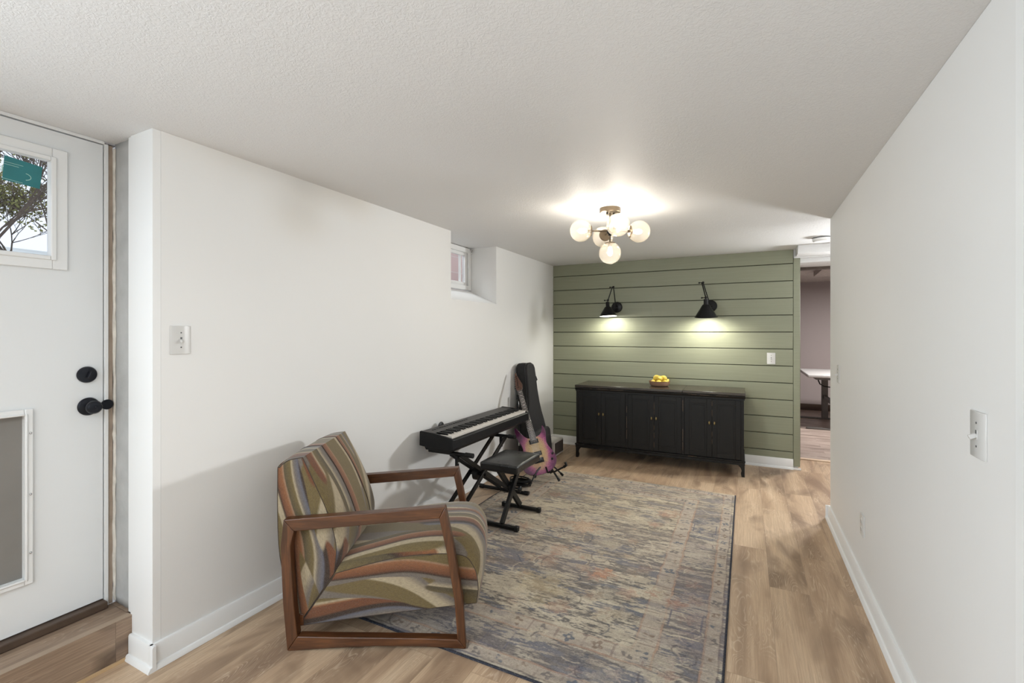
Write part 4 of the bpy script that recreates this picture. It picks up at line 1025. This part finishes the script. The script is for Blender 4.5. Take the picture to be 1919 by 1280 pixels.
mk('strap_buckle', lambda bm: (box(bm, -1.955, -1.940, 4.015, 4.04, .24, .28), tube(bm, [(-1.985, 4.085, .655), (-1.98, 4.082, .60)], .004, 6)), M_CHROME, bag, bevel=.003)

# small practice amplifier
amp = thing('practice_amplifier', 'small pale box amplifier with dark front on the floor by the far corner', 'amplifier', (-1.93, 4.70, 0))
mk('cabinet', boxes((-2.062, -1.800, 4.560, 4.830, .012, .170)), simple('pale_grey_vinyl', lin(196, 192, 186), .6, var=.04), amp, bevel=.006)
mk('grille', boxes((-1.802, -1.7965, 4.575, 4.815, .034, .155)), simple('dark_grille_cloth', lin(70, 64, 60), .85, var=.25, scale=300), amp, bevel=.002)
mk('rubber_feet', lambda bm: [lathe(bm, [(0, 0), (.012, 0), (.012, .013), (0, .013)], Matrix.Translation((x, y, 0)), 12) for x in (-2.03, -1.83) for y in (4.59, 4.80)], M_BLACKP, amp)
# coiled cable on the floor beside the bench
def f_coil(bm):
    pts = []
    for k in range(241):
        a = k / 240 * 2 * PI * 7; r = .075 + .012 * math.sin(k * .09)
        pts.append((-1.735 + r * math.cos(a) * 1.15, 3.615 + r * .7 * math.sin(a), .0175 + k / 240 * .050 + .004 * math.sin(a * 1.3)))
    tube(bm, pts, .0062, 6)
tag(mk('coiled_cable', f_coil, M_BLACKP), 'coil of black cable on the floor behind the bench beside the guitar', 'cable')

# ------------------------------------------------------------------ electric guitar on a floor stand
GB = Vector((-1.600, 3.775, .082)); ga = Vector((-.385, .245, .826)).normalized()
gn = Vector((.42, -.88, .38)); gn = (gn - ga * gn.dot(ga)).normalized(); gx = ga.cross(gn).normalized()
GM = Matrix(((gx.x, ga.x, gn.x, GB.x), (gx.y, ga.y, gn.y, GB.y), (gx.z, ga.z, gn.z, GB.z), (0, 0, 0, 1)))
gt = bpy.data.objects.new('electric_guitar', None); C.objects.link(gt); gt.matrix_world = GM
tag(gt, 'electric guitar with magenta burst burl body leaning on a small floor stand', 'electric guitar')
def gp(name, fill, m, par=None, **kw):
    o = mk(name, fill, m, **kw); o.parent = par or gt; return o
def m_burst():
    t = NT('magenta_burl_burst'); v = t.coords()
    p = t.n('Mapping', {0: v, 'Location': (0, -.195, 0)}).outputs[0]
    p = t.n('Mapping', {0: p, 'Scale': (6.9, 4.3, 0)}).outputs[0]
    ln = t.n('VectorMath', {0: p}, operation='LENGTH').outputs['Value']
    n = t.noise(v, 34, 5, .7, 1.5); n2 = t.noise(v, 90, 4, .7, 2)
    r = t.math('ADD', ln, t.math('MULTIPLY', t.math('SUBTRACT', n, .5), .45))
    c = t.ramp(r, [(.42, lin(206, 176, 128)), (.60, lin(204, 160, 132)), (.72, lin(186, 108, 140)), (.86, lin(142, 62, 118)), (1.0, lin(92, 34, 78))])
    c = t.mix(t.math('MULTIPLY', t.ramp(n2, [(.35, (1,) * 3), (.5, (0,) * 3)]), .55), c, lin(96, 56, 52))
    t.set(color=c, rough=.16, spec=.6, coat=.5); return t.m
body = [(0, .0), (.06, .006), (.115, .030), (.150, .075), (.158, .125), (.142, .175), (.120, .220), (.110, .262), (.118, .305), (.128, .345), (.126, .385), (.112, .418), (.100, .385), (.082, .352), (.055, .335), (.030, .330),
        (-.030, .330), (-.052, .338), (-.080, .368), (-.105, .412), (-.130, .455), (-.142, .440), (-.146, .400), (-.136, .345), (-.120, .295), (-.112, .252), (-.122, .210), (-.146, .160), (-.156, .105), (-.146, .055), (-.110, .018), (-.055, .003)]
body = smoothpoly(body, 3)
bd = gp('guitar_body', lambda bm: prism(bm, body, lambda p, q, h: (p, q, h), -.042, 0), m_burst(), bevel=.006, segs=3)
M_NECK = simple('burl_headstock', lin(86, 58, 46), .3, var=.3, scale=50)
M_FRETB = simple('dark_fretboard', lin(56, 44, 40), .4)
gp('neck', lambda bm: prism(bm, [(-.028, .30), (.028, .30), (.021, .790), (-.021, .790)], lambda p, q, h: (p, q, h), -.018, .004), simple('maple_neck', lin(176, 138, 96), .35), bevel=.003)
fb = gp('fretboard', lambda bm: prism(bm, [(-.029, .285), (.029, .285), (.0215, .790), (-.0215, .790)], lambda p, q, h: (p, q, h), .004, .010), M_FRETB, bevel=.001)
def f_frets(bm):
    L0 = .79; sc = .648
    for k in range(1, 25):
        y = L0 - sc * (1 - 2 ** (-k / 12)); hw = .0215 + (.0075) * (L0 - y) / .505
        box(bm, -hw, hw, y - .0009, y + .0009, .0095, .0115)
gp('frets', f_frets, M_CHROME, fb, smooth=False)
def f_inl(bm):
    L0 = .79; sc = .648
    for k in range(1, 25):
        y = L0 - sc * (1 - 2 ** (-(k - .5) / 12)); h = max(.0022, .0085 * 2 ** (-k / 11))
        box(bm, -.0135, .0135, y - h * .42, y + h * .42, .0100, .0104)
gp('inlays', f_inl, simple('pearl_inlay', lin(186, 172, 168), .25), fb, smooth=False)
head = [(-.021, .788), (.021, .788), (.030, .815), (.026, .86), (.014, .92), (.004, .968), (-.014, .985), (-.012, .955), (-.026, .90), (-.040, .845), (-.034, .815)]
head = [(-p, q) for p, q in head][::-1]
hd = gp('headstock', lambda bm: prism(bm, head, lambda p, q, h: (p, q, h - (q - .79) * .12), -.014, .002), M_NECK, bevel=.002)
for k in range(6):
    gp('tuning_peg', lambda bm, k=k: (lathe(bm, [(0, 0), (.005, 0), (.004, .010), (0, .011)], Matrix.Translation((-.006 + k * .0022, .825 + k * .023, .0 - k * .003)), 12),
        tube(bm, [(-.018 + k * .003, .825 + k * .023, -.012 - k * .003), (-.040 + k * .0055, .825 + k * .023, -.012 - k * .003)], .0045, 8)), M_BLACK, hd)
def pick(y): return lambda bm: box(bm, -.042, .042, y - .019, y + .019, 0, .009)
for y in (.292, .150 + .03): gp('pickup', pick(y), M_BLACKP, bevel=.003)
gp('bridge', lambda bm: (box(bm, -.044, .044, .098, .140, 0, .010), [box(bm, -.036 + .0125 * k, -.026 + .0125 * k, .104, .132, .010, .015) for k in range(6)]), M_BLACK, bevel=.002)
gp('strings', lambda bm: [tube(bm, [(-.030 + .012 * k, .118, .0165), (-.0165 + .0066 * k, .790, .0145)], .0006, 4) for k in range(6)], M_CHROME)
for x, y in ((.118, .105), (.134, .150)): gp('control_knob', lambda bm, x=x, y=y: lathe(bm, [(0, .0), (.010, 0), (.009, .015), (0, .016)], Matrix.Translation((x, y, 0)), 20), M_BLACKP)
gs_ = thing('guitar_stand', 'small black tubular floor stand holding up the electric guitar', 'guitar stand', (-1.55, 3.80, 0))
apex = Vector((-1.620, 3.860, .150))
for nm, e in (('a', (-1.655, 3.620, .014)), ('b', (-1.464, 3.835, .016)), ('c', (-1.500, 4.010, .014))):
    e = Vector(e); md = (apex + e) / 2 + Vector((0, 0, .025))
    lg = mk('leg', lambda bm: tube(bm, [apex, md, e], .007 if nm != 'b' else .0085, 10), M_POW, gs_)
    mk('rubber_tip', lambda bm: tube(bm, [e + (md - e).normalized() * .028, e], .0115, 10), M_BLACKP, lg)
for s in (-1, 1):
    a = GM @ Vector((s * .075, -.012, -.055)); b = GM @ Vector((s * .080, -.012, .014)); c = GM @ Vector((s * .082, .004, .018))
    cr = mk('cradle_arm', lambda bm: tube(bm, [apex, a, b, c], .0075, 10), M_POW, gs_)
hook = [Vector((-1.545, 3.760, .10)), Vector((-1.470, 3.735, .125)), Vector((-1.375, 3.705, .185)), Vector((-1.352, 3.700, .205)), Vector((-1.362, 3.700, .228))]
mk('folding_arm', lambda bm: tube(bm, [apex] + hook, .0075, 10), M_POW, gs_)
mk('arm_tip', lambda bm: tube(bm, hook[2:], .0115, 10), M_BLACKP, gs_)

# ------------------------------------------------------------------ desk in the far room
dk = thing('standing_desk', 'grey topped desk on square metal legs in the far room beyond the passage', 'desk', (1.15, 8.0, 0))
M_DTOP = simple('pale_grey_laminate', lin(178, 176, 174), .45); M_DLEG = simple('dark_grey_metal', lin(96, 93, 90), .5, .3)
mk('desktop', boxes((.745, 1.65, 7.48, 8.72, .712, .752)), M_DTOP, dk, bevel=.012, segs=3)
for y in (7.58, 8.52):
    l_ = mk('leg', boxes((1.03, 1.11, y - .035, y + .035, .02, .68)), M_DLEG, dk, bevel=.004)
    mk('foot', boxes((.74, 1.42, y - .03, y + .03, 0, .022)), M_DLEG, l_, bevel=.004)
mk('crossbar', boxes((1.05, 1.09, 7.615, 8.485, .32, .37)), M_DLEG, dk)
mk('top_frame', boxes((.85, 1.3, 7.55, 8.6, .68, .711)), M_DLEG, dk)
mk('desk_cable', lambda bm: tube(bm, [(.88, 7.60, .675), (.90, 7.6, .62), (.95, 7.6, .590), (1.03, 7.53, .585), (1.10, 7.52, .60), (1.15, 7.56, .675)], .008, 8), M_BLACKP, dk)
rt = thing('round_side_table', 'low rounded grey table top just showing left of the desk in the far room', 'table', (.45, 8.3, 0))
mk('table_top', lambda bm: lathe(bm, [(0, .742), (.29, .742), (.30, .75), (.30, .765), (.29, .77), (0, .77)], Matrix.Translation((.40, 8.15, 0)), 48), M_DTOP, rt)
mk('pedestal', lambda bm: lathe(bm, [(0, 0), (.2, 0), (.2, .015), (.03, .03), (.03, .742), (0, .742)], Matrix.Translation((.40, 8.15, 0)), 32), M_DLEG, rt)

# ------------------------------------------------------------------ garden seen through the door glass
M_BARK = simple('grey_brown_bark', lin(92, 80, 70), .9, var=.2)
M_SNOW = simple('frosted_ground', lin(205, 208, 205), .9, var=.12, scale=1.5)
M_LEAF = simple('olive_foliage', lin(140, 140, 84), .8, var=.3, scale=5)
def f_ground(bm):
    pts = [(XD - .3, .9), (-4, 1.1), (-9, 1.9), (-16, 3.4)]
    for (xa, za), (xb, zb) in zip(pts, pts[1:]):
        bm.faces.new([bm.verts.new(p) for p in ((xa, -6, za), (xb, -14, zb), (xb, 26, zb), (xa, 1.9 if xa > -3 else 12, za))])
struct('floor_garden', f_ground, M_SNOW, smooth=False)
def tree(label, base, h, seed, spread, leaf, lvl):
    rnd = random.Random(seed)
    t = thing('bare_tree', label, 'tree', base, 'trees outside the door glass')
    segs = []; tips = []
    def grow(p, d, ln, r, lv):
        q = p
        for k in range(3):
            d = (d + Vector((rnd.uniform(-.18, .18), rnd.uniform(-.18, .18), rnd.uniform(-.06, .12)))).normalized()
            n_ = q + d * ln / 3; segs.append((q, n_, r * (1 - k * .2))); q = n_
            if lv > 0 and k > 0:
                for z in range(2 if lv > 4 else 1):
                    dd = (d + Vector((rnd.uniform(-1, 1), rnd.uniform(-1, 1), rnd.uniform(-.35, .6))) * spread).normalized()
                    grow(q, dd, ln * rnd.uniform(.6, .8), r * .55, lv - 1)
        if lv > 0: grow(q, d, ln * .75, r * .6, lv - 1)
        else: tips.append(q)
    grow(Vector(base), Vector((0, 0, 1)), h * .30, .020, lvl)
    mk('trunk_and_branches', lambda bm: [tube(bm, [a, b], max(r, .0028), 4, cap=False) for a, b, r in segs], M_BARK, t, smooth=False)
    def f_l(bm):
        for q in tips:
            if rnd.random() > leaf: continue
            for z in range(3):
                c = q + Vector([rnd.uniform(-.12, .12) for _ in range(3)]); u = Vector([rnd.uniform(-1, 1) for _ in range(3)]).normalized(); v_ = u.orthogonal().normalized()
                bm.faces.new([bm.verts.new(c + u * .026), bm.verts.new(c + v_ * .014), bm.verts.new(c - u * .026), bm.verts.new(c - v_ * .014)])
    if leaf: mk('foliage', f_l, M_LEAF, t, smooth=False)['kind'] = 'stuff'
tree('nearest bare garden tree behind the door glass with thick crossing branches', (-5.0, 1.25, 1.2), 3.2, 3, .8, 0, 6)
tree('slim bare garden tree right behind the door glass', (-6.8, 2.25, 1.45), 2.9, 5, .8, .12, 6)
tree('low garden tree farthest behind the door glass with olive leaves', (-9.2, 2.75, 1.8), 2.0, 9, 1.0, .6, 6)
# feet stand on top of the rug pile
bn.location.z += .0068
gs_.location.z += .0060
